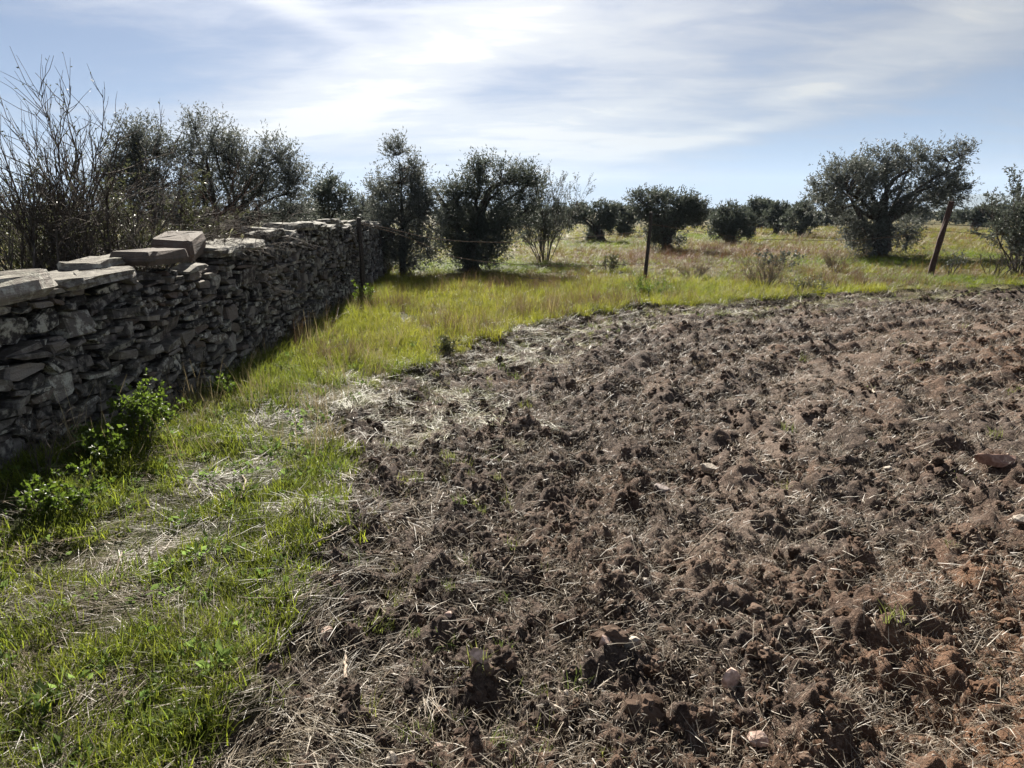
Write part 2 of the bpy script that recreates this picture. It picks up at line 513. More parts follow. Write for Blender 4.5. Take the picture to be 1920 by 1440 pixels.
def soil_mask(x, y):
    sd = field_sd(x, y)
    wob = 0.30 * fbm2(x, y, 1.3, 3, 40) + 0.12 * fbm2(x, y, 6, 2, 44)
    return sstep(-0.08, 0.12, sd + wob), sd


PITS = [(*P(px, py)[:2], rr, dp) for (px, py, rr, dp) in [(925, 1300, 0.12, 0.11), (1195, 935, 0.10, 0.10), (1060, 1350, 0.13, 0.09), (1285, 1245, 0.10, 0.09),
        (1300, 960, 0.07, 0.07), (860, 1010, 0.12, 0.08), (1660, 990, 0.12, 0.09), (1490, 860, 0.13, 0.08), (690, 1210, 0.10, 0.07), (1400, 1020, 0.12, 0.07), (1540, 1190, 0.12, 0.09),
        (740, 1060, 0.11, 0.07), (1760, 1290, 0.16, 0.10), (980, 1240, 0.08, 0.06), (1100, 1180, 0.08, 0.06)]]


TRACK = np.array([P(px, py)[:2] for px, py in [(1300, 1060), (1410, 880), (1470, 760), (1560, 690), (1720, 630), (1920, 592)]])


def track_mask(x, y):
    d = np.full(np.shape(x), 1e9)
    for a, b in zip(TRACK[:-1], TRACK[1:]):
        e = b - a; q = np.clip(((x - a[0]) * e[0] + (y - a[1]) * e[1]) / (e @ e), 0, 1)
        d = np.minimum(d, np.hypot(x - a[0] - q * e[0], y - a[1] - q * e[1]))
    return np.exp(-(d / (0.22 + 0.02 * np.hypot(x, y))) ** 2) * np.clip(0.8 + 0.9 * fbm2(x, y, 1.7, 2, 111), 0, 1)


def height(x, y, cell=None):
    x = np.asarray(x, float); y = np.asarray(y, float)
    r = np.hypot(x, y)
    if cell is None: cell = 0.005 * np.maximum(r, 0.5)
    m, sd = soil_mask(x, y)

    def oct_(wl, amp, seed, shape=None, ax=1.0, rot=0.0):
        k = sstep(1.6, 3.2, wl / cell)
        c, s = math.cos(rot), math.sin(rot)
        n = perlin2((c * x + s * y) / wl, (-s * x + c * y) / (wl * ax), seed)
        if shape == 'billow': n = np.abs(n) * 2 - 0.6
        if shape == 'ridge': n = 0.5 - np.abs(n) * 1.6
        return amp * k * n
    far = sstep(8, 40, r)
    z = 0.10 * far * perlin2(x / 9, y / 9, 3) + 0.25 * sstep(25, 90, r) * perlin2(x / 31, y / 31, 5)
    grass = oct_(0.9, 0.035, 10) + oct_(0.33, 0.025, 11) + oct_(0.12, 0.014, 12) + oct_(0.05, 0.006, 13)
    ploughed = (oct_(1.1, 0.035, 20) + oct_(0.46, 0.046, 21, 'ridge', 2.2, R(-52)) + oct_(0.23, 0.058, 22, 'billow')
                + oct_(0.13, 0.046, 23, 'ridge') + oct_(0.075, 0.030, 24, 'billow') + oct_(0.042, 0.018, 27, 'ridge') + oct_(0.024, 0.010, 25) + oct_(0.013, 0.005, 26))
    ploughed = ploughed + 0.048 * np.sin(sd * 2 * math.pi / 0.62 + 2.2 * fbm2(x, y, 0.7, 2, 112)) * sstep(1.5, 3.0, r)
    ploughed = ploughed * (1 - 0.5 * track_mask(x, y))
    for (cx, cy, rr, dp) in PITS:
        q = ((x - cx) ** 2 + (y - cy) ** 2) / rr ** 2
        ploughed = ploughed - dp * np.exp(-q ** 2)
    z = z + (1 - m) * grass + m * (ploughed - 0.10)
    z = z + 0.20 * np.exp(-((x - wall_x(y) - 0.05) / 0.40) ** 2) * (1 - sstep(3.9, 5.6, y))      # earth banked against the near end of the wall
    # lip where the plough has thrown up the turf
    z = z + 0.05 * np.exp(-((sd - 0.0) / 0.16) ** 2) * (0.5 + fbm2(x, y, 2.2, 2, 51)) * sstep(-30, -20, -r)
    return z


def blobmask(x, y, lst):
    o = np.zeros(np.shape(x))
    for (cx, cy, rx, ry, a) in lst:
        o = np.maximum(o, a * np.exp(-(((x - cx) / rx) ** 2 + ((y - cy) / ry) ** 2)))
    return o


RED = [(*P(1290, 487)[:2], 3.2, 3.2, 1.0), (*P(1420, 470)[:2], 4.0, 3.5, 0.9), (*P(1180, 480)[:2], 2.0, 3.0, 0.55), (*P(1130, 530)[:2], 1.8, 0.9, 0.7),
       (*P(1000, 532)[:2], 2.0, 0.5, 0.6), (*P(1600, 446)[:2], 5, 5, 0.5), (*P(1640, 515)[:2], 2.6, 1.2, 0.45)]
GREEN = [(*P(870, 500)[:2], 1.8, 2.2, 1.0), (*P(1000, 500)[:2], 2.0, 1.6, 0.9), (*P(1480, 490)[:2], 3.5, 1.6, 1.0), (*P(1700, 490)[:2], 3.5, 2.2, 0.9), (*P(1820, 480)[:2], 1.6, 2.0, 1.0),
         (*P(1220, 545)[:2], 1.6, 1.2, 0.9), (*P(1750, 525)[:2], 3.5, 1.0, 0.9), (*P(1400, 520)[:2], 2.0, 1.2, 0.5), (*P(1330, 445)[:2], 3, 4, .9), (*P(1120, 458)[:2], 3, 4, .7),
         (-2.2, 5.0, 0.6, 4.0, 0.8), (-1.6, 2.2, 1.2, 1.5, 0.7)]


def zones(x, y):
    red = np.clip(blobmask(x, y, RED) * (0.85 + 1.1 * fbm2(x, y, 0.9, 3, 61)), 0, 1)
    gr = blobmask(x, y, GREEN)
    n = fbm2(x, y, 0.35, 4, 62)
    base = 0.42 + 0.25 * sstep(8, 30, np.hypot(x, y))
    dry = np.clip(base + 0.75 * n - 0.75 * gr, 0, 1)
    return red * (1 - 0.8 * gr), dry, gr


def build_ground():
    ncol = 500; half = R(64)
    th = np.concatenate([np.linspace(-half, half, ncol), np.linspace(half, 2 * math.pi - half, 42)[1:-1]])
    r = [0.35]
    while r[-1] < 40: r.append(r[-1] * (1.0052 if r[-1] > 0.9 else 1.03))
    while r[-1] < 6000: r.append(r[-1] * (1.03 if r[-1] < 300 else 1.15))
    r = np.array(r)
    RR, TT = np.meshgrid(r, th, indexing='ij')
    x = RR * np.sin(TT); y = RR * np.cos(TT)
    back = (np.abs(((TT + math.pi) % (2 * math.pi)) - math.pi) > half + 0.01)
    cell = np.where(back, RR * 0.11, RR * 0.0052)
    xf, yf = x.ravel(), y.ravel()
    z = height(xf, yf, cell.ravel())
    z = np.where(RR.ravel() > 300, 0.0, z)
    m, sd = soil_mask(xf, yf)
    red, dry, gr = zones(xf, yf)
    rust = np.clip(blobmask(xf, yf, [(2.6, 1.6, 1.6, 1.4, 0.95), (*P(1480, 850)[:2], 0.25, 0.22, 0.9), (7.5, 7.0, 3.0, 3.0, 0.7), (0.4, 1.5, 0.8, 0.5, .4)]) + 0.55 * fbm2(xf, yf, 1.1, 3, 71), 0, 1)
    nr, nt = RR.shape
    idx = np.arange(nr * nt).reshape(nr, nt)
    a = idx[:-1]; b = idx[1:]; a1 = np.roll(idx, -1, 1)[:-1]; b1 = np.roll(idx, -1, 1)[1:]
    q = np.stack([a, b, b1, a1], -1).reshape(-1, 4)[:, ::-1]
    V = np.stack([xf, yf, z], 1)
    c = len(V); V = np.vstack([V, [0, 0, float(height(np.array([0.0]), np.array([0.0]), np.array([0.1]))[0])]])
    tri = np.stack([np.full(nt, c), np.roll(idx[0], -1), idx[0]], 1)[:, ::-1]
    at = {'soil': np.append(m, m[0]), 'dry': np.append(dry, 0), 'rust': np.append(rust, 0), 'red': np.append(red, 0), 'track': np.append(track_mask(xf, yf), 0)}
    fm = m[q].mean(1) > 0.5

    def part(name, qs, ts, mat):
        used = np.unique(np.concatenate([qs.ravel(), ts.ravel()]))
        remap = np.full(len(V), -1); remap[used] = np.arange(len(used))
        me = mesh_from(name, V[used], remap[qs], remap[ts], {k: v[used] for k, v in at.items()}, mat, True)
        return link(name, me, kind='structure')
    none = np.zeros((0, 3), int)
    part('ploughed_field', q[fm], tri if m[0] > 0.5 else none, M_SOIL)
    part('meadow_ground', q[~fm], none if m[0] > 0.5 else tri, M_MEADOW)


build_ground()


def H(x, y):
    return float(height(np.array([x]), np.array([y]))[0])


def build_hills():
    n = 90; V = []; Q = []
    for j in range(4):
        for i in range(n):
            a = i / (n - 1); px = 1660 + a * 900
            top = 37 + 10 * perlin2(np.array([a * 7.0]), np.array([0.3]), 5)[0] + 5 * perlin2(np.array([a * 21.0]), np.array([1.3]), 6)[0]
            env = float(sstep(0.02, 0.17, a)) * (0.75 + 0.25 * a)
            Y = 3600 + [0, 500, 900, 1500][j]
            d = D(px, 395, Y); hgt = max(0.0, top * env) / FPX * Y
            V.append([d[0], Y, -2 + [0.0, 0.7, 1.0, 0.0][j] * hgt])
    for j in range(3):
        for i in range(n - 1):
            k = j * n + i; Q.append([k, k + 1, k + n + 1, k + n])
    link('hills', mesh_from('hills', V, Q, mat=M_HILL, smooth=True), kind='structure')


build_hills()


# ------------------------------------------------------------------ dry stone wall
def wall_top(y):
    return np.interp(y, [0, 3, 4.8, 6.6, 7.7, 9.4, 12.5, 16, 20, 24, 27], [1.10, 1.12, 1.12, 1.10, 1.22, 1.31, 1.33, 1.22, 1.08, 0.85, 0.6])


def lump(w, h, d, n=10, e=3.2, jit=0.10, front=0.35):
    """irregular stone: outline in X (w) / Z (h), depth along +Y from 0 to d; about 5n triangles"""
    a = np.arange(n) * 2 * math.pi / n + rng.uniform(-0.38, 0.38, n) + rng.uniform(0, 6.28)
    cs, sn = np.cos(a), np.sin(a)
    rx = np.sign(cs) * np.abs(cs) ** (2 / e) * w / 2; rz = np.sign(sn) * np.abs(sn) ** (2 / e) * h / 2
    k = 1 + rng.uniform(-jit, jit * 0.6, n)
    skew = rng.uniform(-0.5, 0.5)
    rx, rz = rx * k + rz * skew, rz * k * (1 + rng.uniform(-0.8, 0.8) * rx / w)
    b = min(0.022, 0.24 * min(w, h)) * (0.6 + front)
    rings = []
    for sc, y0, jy in ((0.90, 0.0, b * 0.55), (1.0, b * 0.7, b * 0.35), (1.0, d * 0.55, 0), (0.86, d, 0)):
        rings.append(np.stack([rx * sc + rng.uniform(-.02, .02, n) * w, y0 + rng.uniform(-1, 1, n) * jy, rz * sc + rng.uniform(-.03, .03, n) * h], 1))
    V = np.vstack(rings + [[[rng.uniform(-.1, .1) * w, -b * rng.uniform(0, 0.35), rng.uniform(-.1, .1) * h]], [[0, d, 0]]])
    i = np.arange(n); j = (i + 1) % n; Q = []
    for k2 in range(3):
        Q.append(np.stack([k2 * n + i, k2 * n + j, (k2 + 1) * n + j, (k2 + 1) * n + i], 1))
    T = np.vstack([np.stack([np.full(n, 4 * n), j, i], 1), np.stack([np.full(n, 4 * n + 1), 3 * n + i, 3 * n + j], 1)])
    return V, np.vstack(Q), T


def slab(L, dp, th, n=15, e=4.0, jit=0.12, rough=1.0):
    """flat cap stone lying down, bottom at z 0, with a rough layered top"""
    a = np.arange(n) * 2 * math.pi / n + rng.uniform(-0.3, 0.3, n) * 6.28 / n
    cs, sn = np.cos(a), np.sin(a); k = 1 + rng.uniform(-jit, jit * 0.5, n)
    x = np.sign(cs) * np.abs(cs) ** (2 / e) * L / 2 * k; y = np.sign(sn) * np.abs(sn) ** (2 / e) * dp / 2 * k
    sl = rng.uniform(-0.12, 0.12) * th / L; rings = []
    for sc, z, jz in ((0.93, 0.0, 0.08), (1.0, 0.35 * th, 0.10), (0.985, 0.72 * th, 0.12), (0.93, 0.97 * th, 0.14), (0.70, 1.0 * th, 0.13), (0.38, 1.03 * th, 0.13)):
        j = rng.uniform(-0.022, 0.022, (2, n)) * rough * min(1.0, dp / 0.4)
        rings.append(np.stack([x * sc + j[0], y * sc + j[1], z + rng.uniform(-jz, jz, n) * th * rough + sl * x], 1))
    V = np.vstack(rings + [[[0, 0, 0]], [[0, 0, th * 1.02]]])
    i = np.arange(n); q = (i + 1) % n; m = len(rings)
    Q = np.vstack([np.stack([r_ * n + i, r_ * n + q, (r_ + 1) * n + q, (r_ + 1) * n + i], 1) for r_ in range(m - 1)])
    T = np.vstack([np.stack([np.full(n, m * n), q, i], 1), np.stack([np.full(n, m * n + 1), (m - 1) * n + i, (m - 1) * n + q], 1)])
    return V, Q, T


def rotm(ax, ang):
    return np.array(Matrix.Rotation(ang, 3, ax))


def stone_quad_fix(V, Q, T):
    return V, Q[:, ::-1], T[:, ::-1]


def build_wall():
    root = empty('dry_stone_wall', (-2.74, 3.0, 0), 'long dry stone wall of dark slate stones running along the left side of the field', 'wall')
    bx, by, bz = -2.74, 3.0, 0.0
    y0, y1 = 1.6, 26.5
    ds = 0.01; n = int((y1 - y0) / ds); sky = np.full(n, -0.06)
    ys = y0 + np.arange(n) * ds; lim = wall_top(ys) + 0.05 * fbm2(ys, ys * 0, 1.2, 2, 81)
    stones = []
    done = np.zeros(n, bool); guard = 0
    while guard < 9000:
        guard += 1
        act = np.where(done, 9, sky)
        i = int(np.argmin(act))
        if act[i] > 8: break
        lo = sky[i]
        a = i
        while a > 0 and abs(sky[a - 1] - lo) < 0.012: a -= 1
        b = i
        while b < n - 1 and abs(sky[b + 1] - lo) < 0.012: b += 1
        span = (b - a + 1) * ds
        yy = ys[i]
        q = rng.random()
        if q < 0.22: w, h = rng.uniform(0.06, 0.14), rng.uniform(0.02, 0.055)
        elif q < 0.72: w, h = rng.uniform(0.13, 0.32), rng.uniform(0.024, 0.070)
        elif q < 0.90: w, h = rng.uniform(0.28, 0.52), rng.uniform(0.035, 0.085)
        else: w, h = rng.uniform(0.16, 0.36), rng.uniform(0.09, 0.18)
        if yy > 14: w *= 1.3; h *= 1.35
        if yy < 6.5: w *= 1.08; h *= 1.05
        if span < 0.06:
            w = span
            h = max(0.02, min(0.05, 0.03 + rng.uniform(0, .03)))
        elif w > span:
            if span > 0.6 * w or rng.random() < 0.6: w = span
            else: w = min(w, span + 0.05)
        if span - w < 0.05 and span < w + 0.05: w = span
        k = max(1, int(round(w / ds)))
        st = a if rng.random() < 0.5 else max(a, b - k + 1)
        en = min(n, st + k)
        base = sky[st:en].max()
        y_c = ys[st] + (en - st) * ds / 2
        if base + h > wall_top(y_c) + 0.06: h = max(0.02, wall_top(y_c) - base)
        sky[st:en] = base + h
        done[st:en] |= (sky[st:en] >= lim[st:en] - 0.02)
        if w > 0.03: stones.append((y_c, base + h / 2, w, h))
    items = []
    for (yc, zc, w, h) in stones:
        x = float(wall_x(yc)) - 0.06 * zc
        tx = float(wall_x(yc + 0.2) - wall_x(yc - 0.2)) / 0.4
        phi = math.atan2(-tx, 1.0)
        d = rng.uniform(0.16, 0.26)
        V, Q, T = stone_quad_fix(*lump(w * rng.uniform(0.93, 1.02), h * rng.uniform(0.88, 1.02), d, n=int(rng.integers(6, 10)) if yc < 13 else 6,
                                       e=rng.choice([2.6, 4.0, 7.0, 12.0]), jit=rng.uniform(0.10, 0.30)))
        tilt = rng.normal() * R(6) * (1.0 if w > 0.12 else 2.5)
        tilt = max(-0.9 * h / w, min(0.9 * h / w, tilt))
        M = rotm('Z', math.pi / 2 + phi) @ rotm('Z', rng.normal() * R(5)) @ rotm('Y', -tilt) @ rotm('X', rng.normal() * R(6))
        pos = np.array([x + rng.uniform(-0.06, 0.035), yc, zc])
        big = w * h / (yc ** 2)
        items.append((big, 'stone', V @ M.T, Q, T, pos, rng.random() ** 2.4, rng.random(), rng.choice([0.0, 0.35, 1.0], p=[.5, .28, .22]), None, None))
    # cap stones: slabs lying across the top
    y = 1.7; caps = []
    while y < 26:
        L = rng.uniform(0.35, 0.85)
        caps.append((y + L / 2, L, rng.uniform(0.05, 0.10), rng.uniform(0.40, 0.60), 0.0))
        if rng.random() < 0.35: caps.append((y + L / 2 + rng.uniform(-.2, .2), L * rng.uniform(0.5, 0.8), rng.uniform(0.04, 0.08), rng.uniform(0.3, 0.45), 0.085))
        y += L * rng.uniform(0.85, 1.05)
    caps = [c for c in caps if not 2.9 < c[0] < 7.8]
    for (yc, L, th, dp, up) in caps:
        i0 = int(np.clip((yc - L / 2 - y0) / ds, 0, n - 1)); i1 = int(np.clip((yc + L / 2 - y0) / ds, 1, n))
        zt = np.median(sky[i0:i1]) if i1 > i0 else wall_top(yc)
        Vq, Qq, Tq = slab(L, dp, th)
        M = rotm('Z', math.pi / 2) @ rotm('Z', rng.normal() * R(7)) @ rotm('X', rng.normal() * R(4)) @ rotm('Y', rng.normal() * R(3))
        pos = np.array([float(wall_x(yc)) - 0.06 * zt - dp / 2 + rng.uniform(0.0, 0.07), yc, zt + up - 0.012])
        items.append((L * (th + 0.1) / yc ** 2 * 1.5, 'capstone', Vq @ M.T, Qq, Tq, pos, rng.uniform(0.1, 0.6), rng.random() * 0.7, 0.8, None, None))
    # the cap stones that stand out near the left end
    special = [   # y centre, length, depth, thickness, z bottom, tint, hue, lichen, label
        (3.62, 1.10, 0.62, 0.150, 1.085, 1.0, 0.1, 1.0, 'big pale slab crusted with yellowish lichen'),
        (4.62, 0.92, 0.50, 0.075, 1.115, 0.45, 0.3, 0.6, 'long dark flat slab with a pale end'),
        (5.15, 0.72, 0.34, 0.075, 1.180, 0.8, 0.2, 0.9, 'flaky grey slab set back on top'),
        (5.50, 0.70, 0.34, 0.110, 1.185, 0.25, 1.0, 0.05, 'dark reddish-brown oblong block'),
        (6.40, 0.66, 0.36, 0.190, 1.190, 0.55, 1.0, 0.0, 'tilted reddish sandstone block with a pale broken end'),
        (6.95, 0.70, 0.60, 0.090, 1.165, 0.5, 0.2, 0.9, None), (7.55, 0.75, 0.62, 0.075, 1.200, 0.6, 0.2, 1.0, None)]
    sp_meshes = []
    for k, (yc, L, dp, th, zb, ti, hu, li, lab) in enumerate(special):
        V, Q, T = slab(L, dp, th, 16, 9.0 if k in (0, 3, 4) else 4.5, 0.05, 0.3 if k in (3, 4) else 0.9)
        back = {2: 0.14, 4: 0.10}.get(k, -0.06)
        M = rotm('Z', math.pi / 2 + {4: R(12)}.get(k, R(rng.uniform(-4, 4)))) @ rotm('Y', {4: R(-4), 3: R(2.0)}.get(k, R(rng.uniform(-2, 2)))) @ rotm('X', R(rng.uniform(-3, 3)))
        pos = np.array([float(wall_x(yc)) - 0.06 * zb - dp / 2 - back, yc, zb])
        items.append((10, 'capstone', V @ M.T, Q, T, pos, ti, hu, li, lab, None))
    items.sort(key=lambda s: -s[0])
    acc = Acc()
    for k, (big, nm, V, Q, T, pos, ti, hu, li, lab, _) in enumerate(items):
        if k < 300:
            a = Acc(); a.add(V, Q, T, tint=ti, hue=hu, lichen=li)
            o = link(nm, a.mesh(nm, M_STONE), root, pos - np.array([bx, by, bz]))
            if lab: o['label'] = lab
        else:
            acc.add(V + pos - np.array([bx, by, bz]), Q, T, tint=ti, hue=hu, lichen=li)
    link('stone_courses', acc.mesh('stone_courses', M_STONE), root, kind='stuff')
    # rubble core behind the face
    yy = np.arange(y0, y1 + 0.01, 0.25); V = []
    for y in yy:
        t = max(0.2, float(wall_top(y)) - 0.06); x = float(wall_x(y))
        j = rng.uniform(-0.03, 0.03, 6)
        V += [[x - 0.17 + j[0], y, -0.2], [x - 0.17 - 0.06 * t + j[1], y, t - 0.02 + j[2]], [x - 0.58 + j[3], y, t - 0.02 + j[4]], [x - 0.66 + j[5], y, -0.2]]
    V = np.array(V) - np.array([bx, by, bz]); Q = []
    for i in range(len(yy) - 1):
        for c in range(4):
            d = (c + 1) % 4
            Q.append([4 * i + c, 4 * i + d, 4 * i + 4 + d, 4 * i + 4 + c])
    Q += [[0, 3, 2, 1], [4 * len(yy) - 4, 4 * len(yy) - 3, 4 * len(yy) - 2, 4 * len(yy) - 1]]
    me = mesh_from('rubble_core', V, np.array(Q), attrs={'tint': np.zeros(len(V)), 'hue': np.zeros(len(V)), 'lichen': np.zeros(len(V))}, mat=M_STONE)
    link('rubble_core', me, root)


build_wall()


# ------------------------------------------------------------------ trees
def olive(base, blobs, Y, label, nleaf=4000, fork=0.30, trunk_r=0.16, stems=1, seed=1, shoots=0, name='olive_tree', group=None, leafmat=None,
          limbs=None, droop=0.0, lsize=None, lean=(0, 0), trunk_mat=None, ground=None, fluff=0.85, thresh=0.42, twig_r=1.0):
    """base and blobs are pixel positions on the photograph, all standing at distance Y; blobs: (px, py, rx, ry[, dY, weight])"""
    global rng
    keep = rng; rng = np.random.default_rng(seed * 101 + 7)
    nleaf = int(nleaf * 1.9); thresh += 0.09
    B0 = D(base[0], base[1], Y); gz = H(B0[0], B0[1]); B0[2] = gz
    root = empty(name, B0, label, 'tree', group)
    px = Y / FPX * 1.0
    bl = []
    for b in blobs:
        dy = b[4] if len(b) > 4 else rng.uniform(-0.35, 0.35) * (b[2] + b[3]) * px
        w = b[5] if len(b) > 5 else 1.0
        bl.append((D(b[0], b[1] + 0.10 * b[3], Y + dy), b[2] * px * 0.98, b[3] * px * 0.86, w))
    # trunk and limbs
    tacc = Acc(); nodes = []
    cen = np.mean([b[0] for b in bl], 0)
    stem_tops = []
    for s in range(stems):
        top = B0 + (cen - B0) * np.array([0.25, 0.25, 0]) + np.array([lean[0], lean[1], 0])
        top[2] = gz + fork * (cen[2] - gz) * 2
        if stems > 1:
            a = s / stems * 6.28 + rng.uniform(0, 1)
            top = top + np.array([math.cos(a), math.sin(a), 0]) * trunk_r * 2.2
        n = 7; t = np.linspace(0, 1, n)[:, None]
        off = np.array([math.cos(s * 2.4), math.sin(s * 2.4), 0]) * (trunk_r * 0.7 if stems > 1 else 0)
        pts = (B0 + off - np.array([0, 0, 0.08])) * (1 - t) + top * t + rng.normal(size=(n, 3)) * trunk_r * 0.16 * np.sin(t * 3.14)
        rad = trunk_r * (1.25 - 0.55 * t[:, 0]) * (1 + 0.12 * rng.normal(size=n)); rad[0] *= 1.25
        v, q = tubes(pts[None], rad[None], 9)
        v = v + rng.normal(size=v.shape) * trunk_r * 0.07
        tacc.add(v, q); stem_tops.append(top); nodes.append(pts[3:])
    link('trunk', tacc.mesh('trunk', trunk_mat or M_BARK, True, B0), root)
    lacc = Acc()
    paths = []
    for k, (c, rx, rz, w) in enumerate(bl):
        s = stem_tops[k % stems]
        t = np.linspace(0, 1, 8)[:, None]
        mid = s + (c - s) * 0.5 + np.array([0, 0, 0.12 * np.linalg.norm(c - s)])
        pts = (1 - t) ** 2 * s + 2 * t * (1 - t) * mid + t * t * c + rng.normal(size=(8, 3)) * 0.05 * np.linalg.norm(c - s) * t * (1.0 - 0.5 * t)
        paths.append(pts)
    for lim in (limbs or []):      # explicit black limbs seen in the photograph: pixel polylines
        ctrl = np.array([D(a, b, Y - 0.25 * rng.random()) for a, b in lim])
        tt = np.linspace(0, len(ctrl) - 1, 8)
        paths.append(np.stack([np.interp(tt, np.arange(len(ctrl)), ctrl[:, k]) for k in range(3)], 1))
    for i, pts in enumerate(paths):
        r0 = min(0.10, trunk_r * 0.34) if i < len(bl) else min(0.13, trunk_r * 0.5)
        rad = np.linspace(r0, r0 * 0.28, 8)
        v, q = tubes(pts[None], rad[None], 6); lacc.add(v + rng.normal(size=v.shape) * r0 * 0.08, q)
        nodes.append(pts[2:])
    NODE = np.vstack(nodes)
    # twig ends spread through the blobs, clumped
    vol = np.array([b[1] * b[2] * w for b, w in [(b, b[3]) for b in bl]]); vol = vol / vol.sum()
    ntw = max(60, int(nleaf / 44)); ends = []; outs = []
    for (c, rx, rz, w), f in zip(bl, vol):
        m = int(ntw * f) * 3 + 12
        u = norm(rng.normal(size=(m, 3))); rr = rng.random(m) ** 0.42
        e = c + u * rr[:, None] * np.array([rx, (rx + rz) / 2, rz])
        keepm = value3(e / (0.16 * (rx + rz) + 0.12), seed) > thresh
        e = e[keepm]; u = u[keepm]
        m2 = int(ntw * f) + 4
        ends.append(e[:m2]); outs.append(u[:m2])
    ends = np.vstack(ends); outs = np.vstack(outs)
    ok = ends[:, 2] > gz + 0.05; ends = ends[ok]; outs = outs[ok]
    if shoots:
        k = rng.integers(0, len(bl), shoots)
        e = np.array([bl[i][0] + np.array([rng.uniform(-.75, .75) * bl[i][1], rng.uniform(-.6, .6) * bl[i][1], bl[i][2] * rng.uniform(0.75, 1.12)]) for i in k])
        ends = np.vstack([ends, e]); outs = np.vstack([outs, np.tile([0, 0, 1.0], (shoots, 1))])
    d2 = ((ends[:, None, :] - NODE[None]) ** 2).sum(-1) + 0.8 * np.maximum(0, NODE[None, :, 2] - ends[:, None, 2] + 0.1) ** 2
    st = NODE[np.argmin(d2, 1)]
    L = np.linalg.norm(ends - st, axis=1)
    t = np.linspace(0, 1, 5)[None, :, None]
    mid = (st + ends) / 2 + np.array([0, 0, 0.14 - droop * 0.1]) * L[:, None] + rng.normal(size=st.shape) * 0.08 * L[:, None]
    tw = (1 - t) ** 2 * st[:, None] + 2 * t * (1 - t) * mid[:, None] + t * t * ends[:, None]
    r0 = np.clip(0.006 + 0.008 * L, 0.006, 0.022) * twig_r
    v, q = tubes(tw, r0[:, None] * np.linspace(1, 0.35, 5)[None], 3); lacc.add(v, q)
    link('branches', lacc.mesh('branches', trunk_mat or M_BARK, True, B0), root)
    # leaves in sprays along small shoots at each twig end
    per = max(6, int(nleaf / len(ends)))
    nsp = 4; lsp = (0.10 + 0.16 * rng.random(len(ends) * nsp)) * fluff * (1.3 if lsize is None else max(1.0, lsize / 0.09))
    od = np.repeat(outs, nsp, 0) * 0.6 + rng.normal(size=(len(ends) * nsp, 3)) * 0.55 + np.array([0, 0, 0.45 - droop])
    sp = grow(np.repeat(ends - (ends - st) * 0.12, nsp, 0), od, lsp * 1.8, 3, 0.15, 0.05 - 0.2 * droop)
    k = max(2, per // nsp)
    s2, dd, pi = branch(sp, k, 0.0, 1.0, (25, 60))
    if lsize is None: lsize = max(0.065, Y * 0.0040)
    M = len(s2); ls = lsize * rng.uniform(0.65, 1.25, M)
    v, q = leaves(s2, dd + rng.normal(size=dd.shape) * 0.25, ls, ls * rng.uniform(0.26, 0.38, M))
    a = Acc(); a.add(v, q, tint=np.repeat(rng.random(M), 4))
    link('crown', a.mesh('crown', leafmat or M_OLIVE, False, B0), root)
    rng = keep
    return root


def shrub(base, h, spread, label, Y=None, nst=10, sub=6, twig=5, leaf=0, lsize=0.03, lmat=None, smat=None, seed=1, cat='shrub', name='shrub', group=None,
          lean=(0, 0), wob=0.12, r0=0.012, up=0.06, lratio=0.45, parts=('stems', 'foliage'), droop=0.0, subang=(18, 42), world=None, zoff=0.0):
    """many-stemmed shrub rooted at a pixel of the photograph (or at a world point)"""
    global rng
    keep = rng; rng = np.random.default_rng(seed * 77 + 3)
    if world is not None: B0 = np.array(world, float)
    else: B0 = D(base[0], base[1], Y) if Y else P(*base)
    B0[2] = H(B0[0], B0[1]) + zoff
    root = empty(name, B0, label, cat, group)
    a = rng.uniform(0, 6.28, nst); rad = np.sqrt(rng.random(nst))
    dirs = np.stack([np.cos(a) * rad * spread / h + lean[0], np.sin(a) * rad * spread / h + lean[1], np.ones(nst)], 1)
    st = B0 + np.stack([np.cos(a), np.sin(a), 0 * a], 1) * (rad * min(0.25 * spread, 0.18))[:, None] - np.array([0, 0, 0.03])
    L = h * rng.uniform(0.65, 1.05, nst) * np.sqrt(1 + (rad * spread / h) ** 2)
    p0 = grow(st, dirs, L, 7, wob, up - 0.5 * droop * 0.15)
    acc = Acc(); v, q = tubes(p0, (r0 * rng.uniform(0.6, 1.2, nst))[:, None] * np.linspace(1, 0.3, 8)[None], 5); acc.add(v, q)
    s1, d1, pi = branch(p0, sub, 0.22, 0.98, subang)
    p1 = grow(s1, d1, L[pi] * rng.uniform(0.18, 0.45, len(pi)), 5, wob, up - droop)
    v, q = tubes(p1, (r0 * 0.42) * np.linspace(1, 0.35, 6)[None].repeat(len(p1), 0), 3); acc.add(v, q)
    last = p1
    if twig:
        s2, d2, pj = branch(p1, twig, 0.15, 1.0, subang)
        p2 = grow(s2, d2, L[pi][pj] * rng.uniform(0.07, 0.2, len(pj)), 3, wob, up - droop)
        v, q = tubes(p2, (r0 * 0.24) * np.linspace(1, 0.45, 4)[None].repeat(len(p2), 0), 3); acc.add(v, q)
        last = p2
    link(parts[0], acc.mesh(parts[0], smat or M_TWIG, True, B0), root)
    if leaf:
        k = max(1, int(leaf / len(last)) + 1)
        s3, d3, _ = branch(last, k, 0.1, 1.0, (25, 75))
        s3 = s3[:leaf]; d3 = d3[:leaf]
        ls = lsize * rng.uniform(0.6, 1.3, len(s3))
        v, q = leaves(s3, d3, ls, ls * lratio)
        b = Acc(); b.add(v, q, tint=np.repeat(rng.random(len(s3)), 4))
        link(parts[1], b.mesh(parts[1], lmat or M_BUSH, False, B0), root)
    rng = keep
    return root


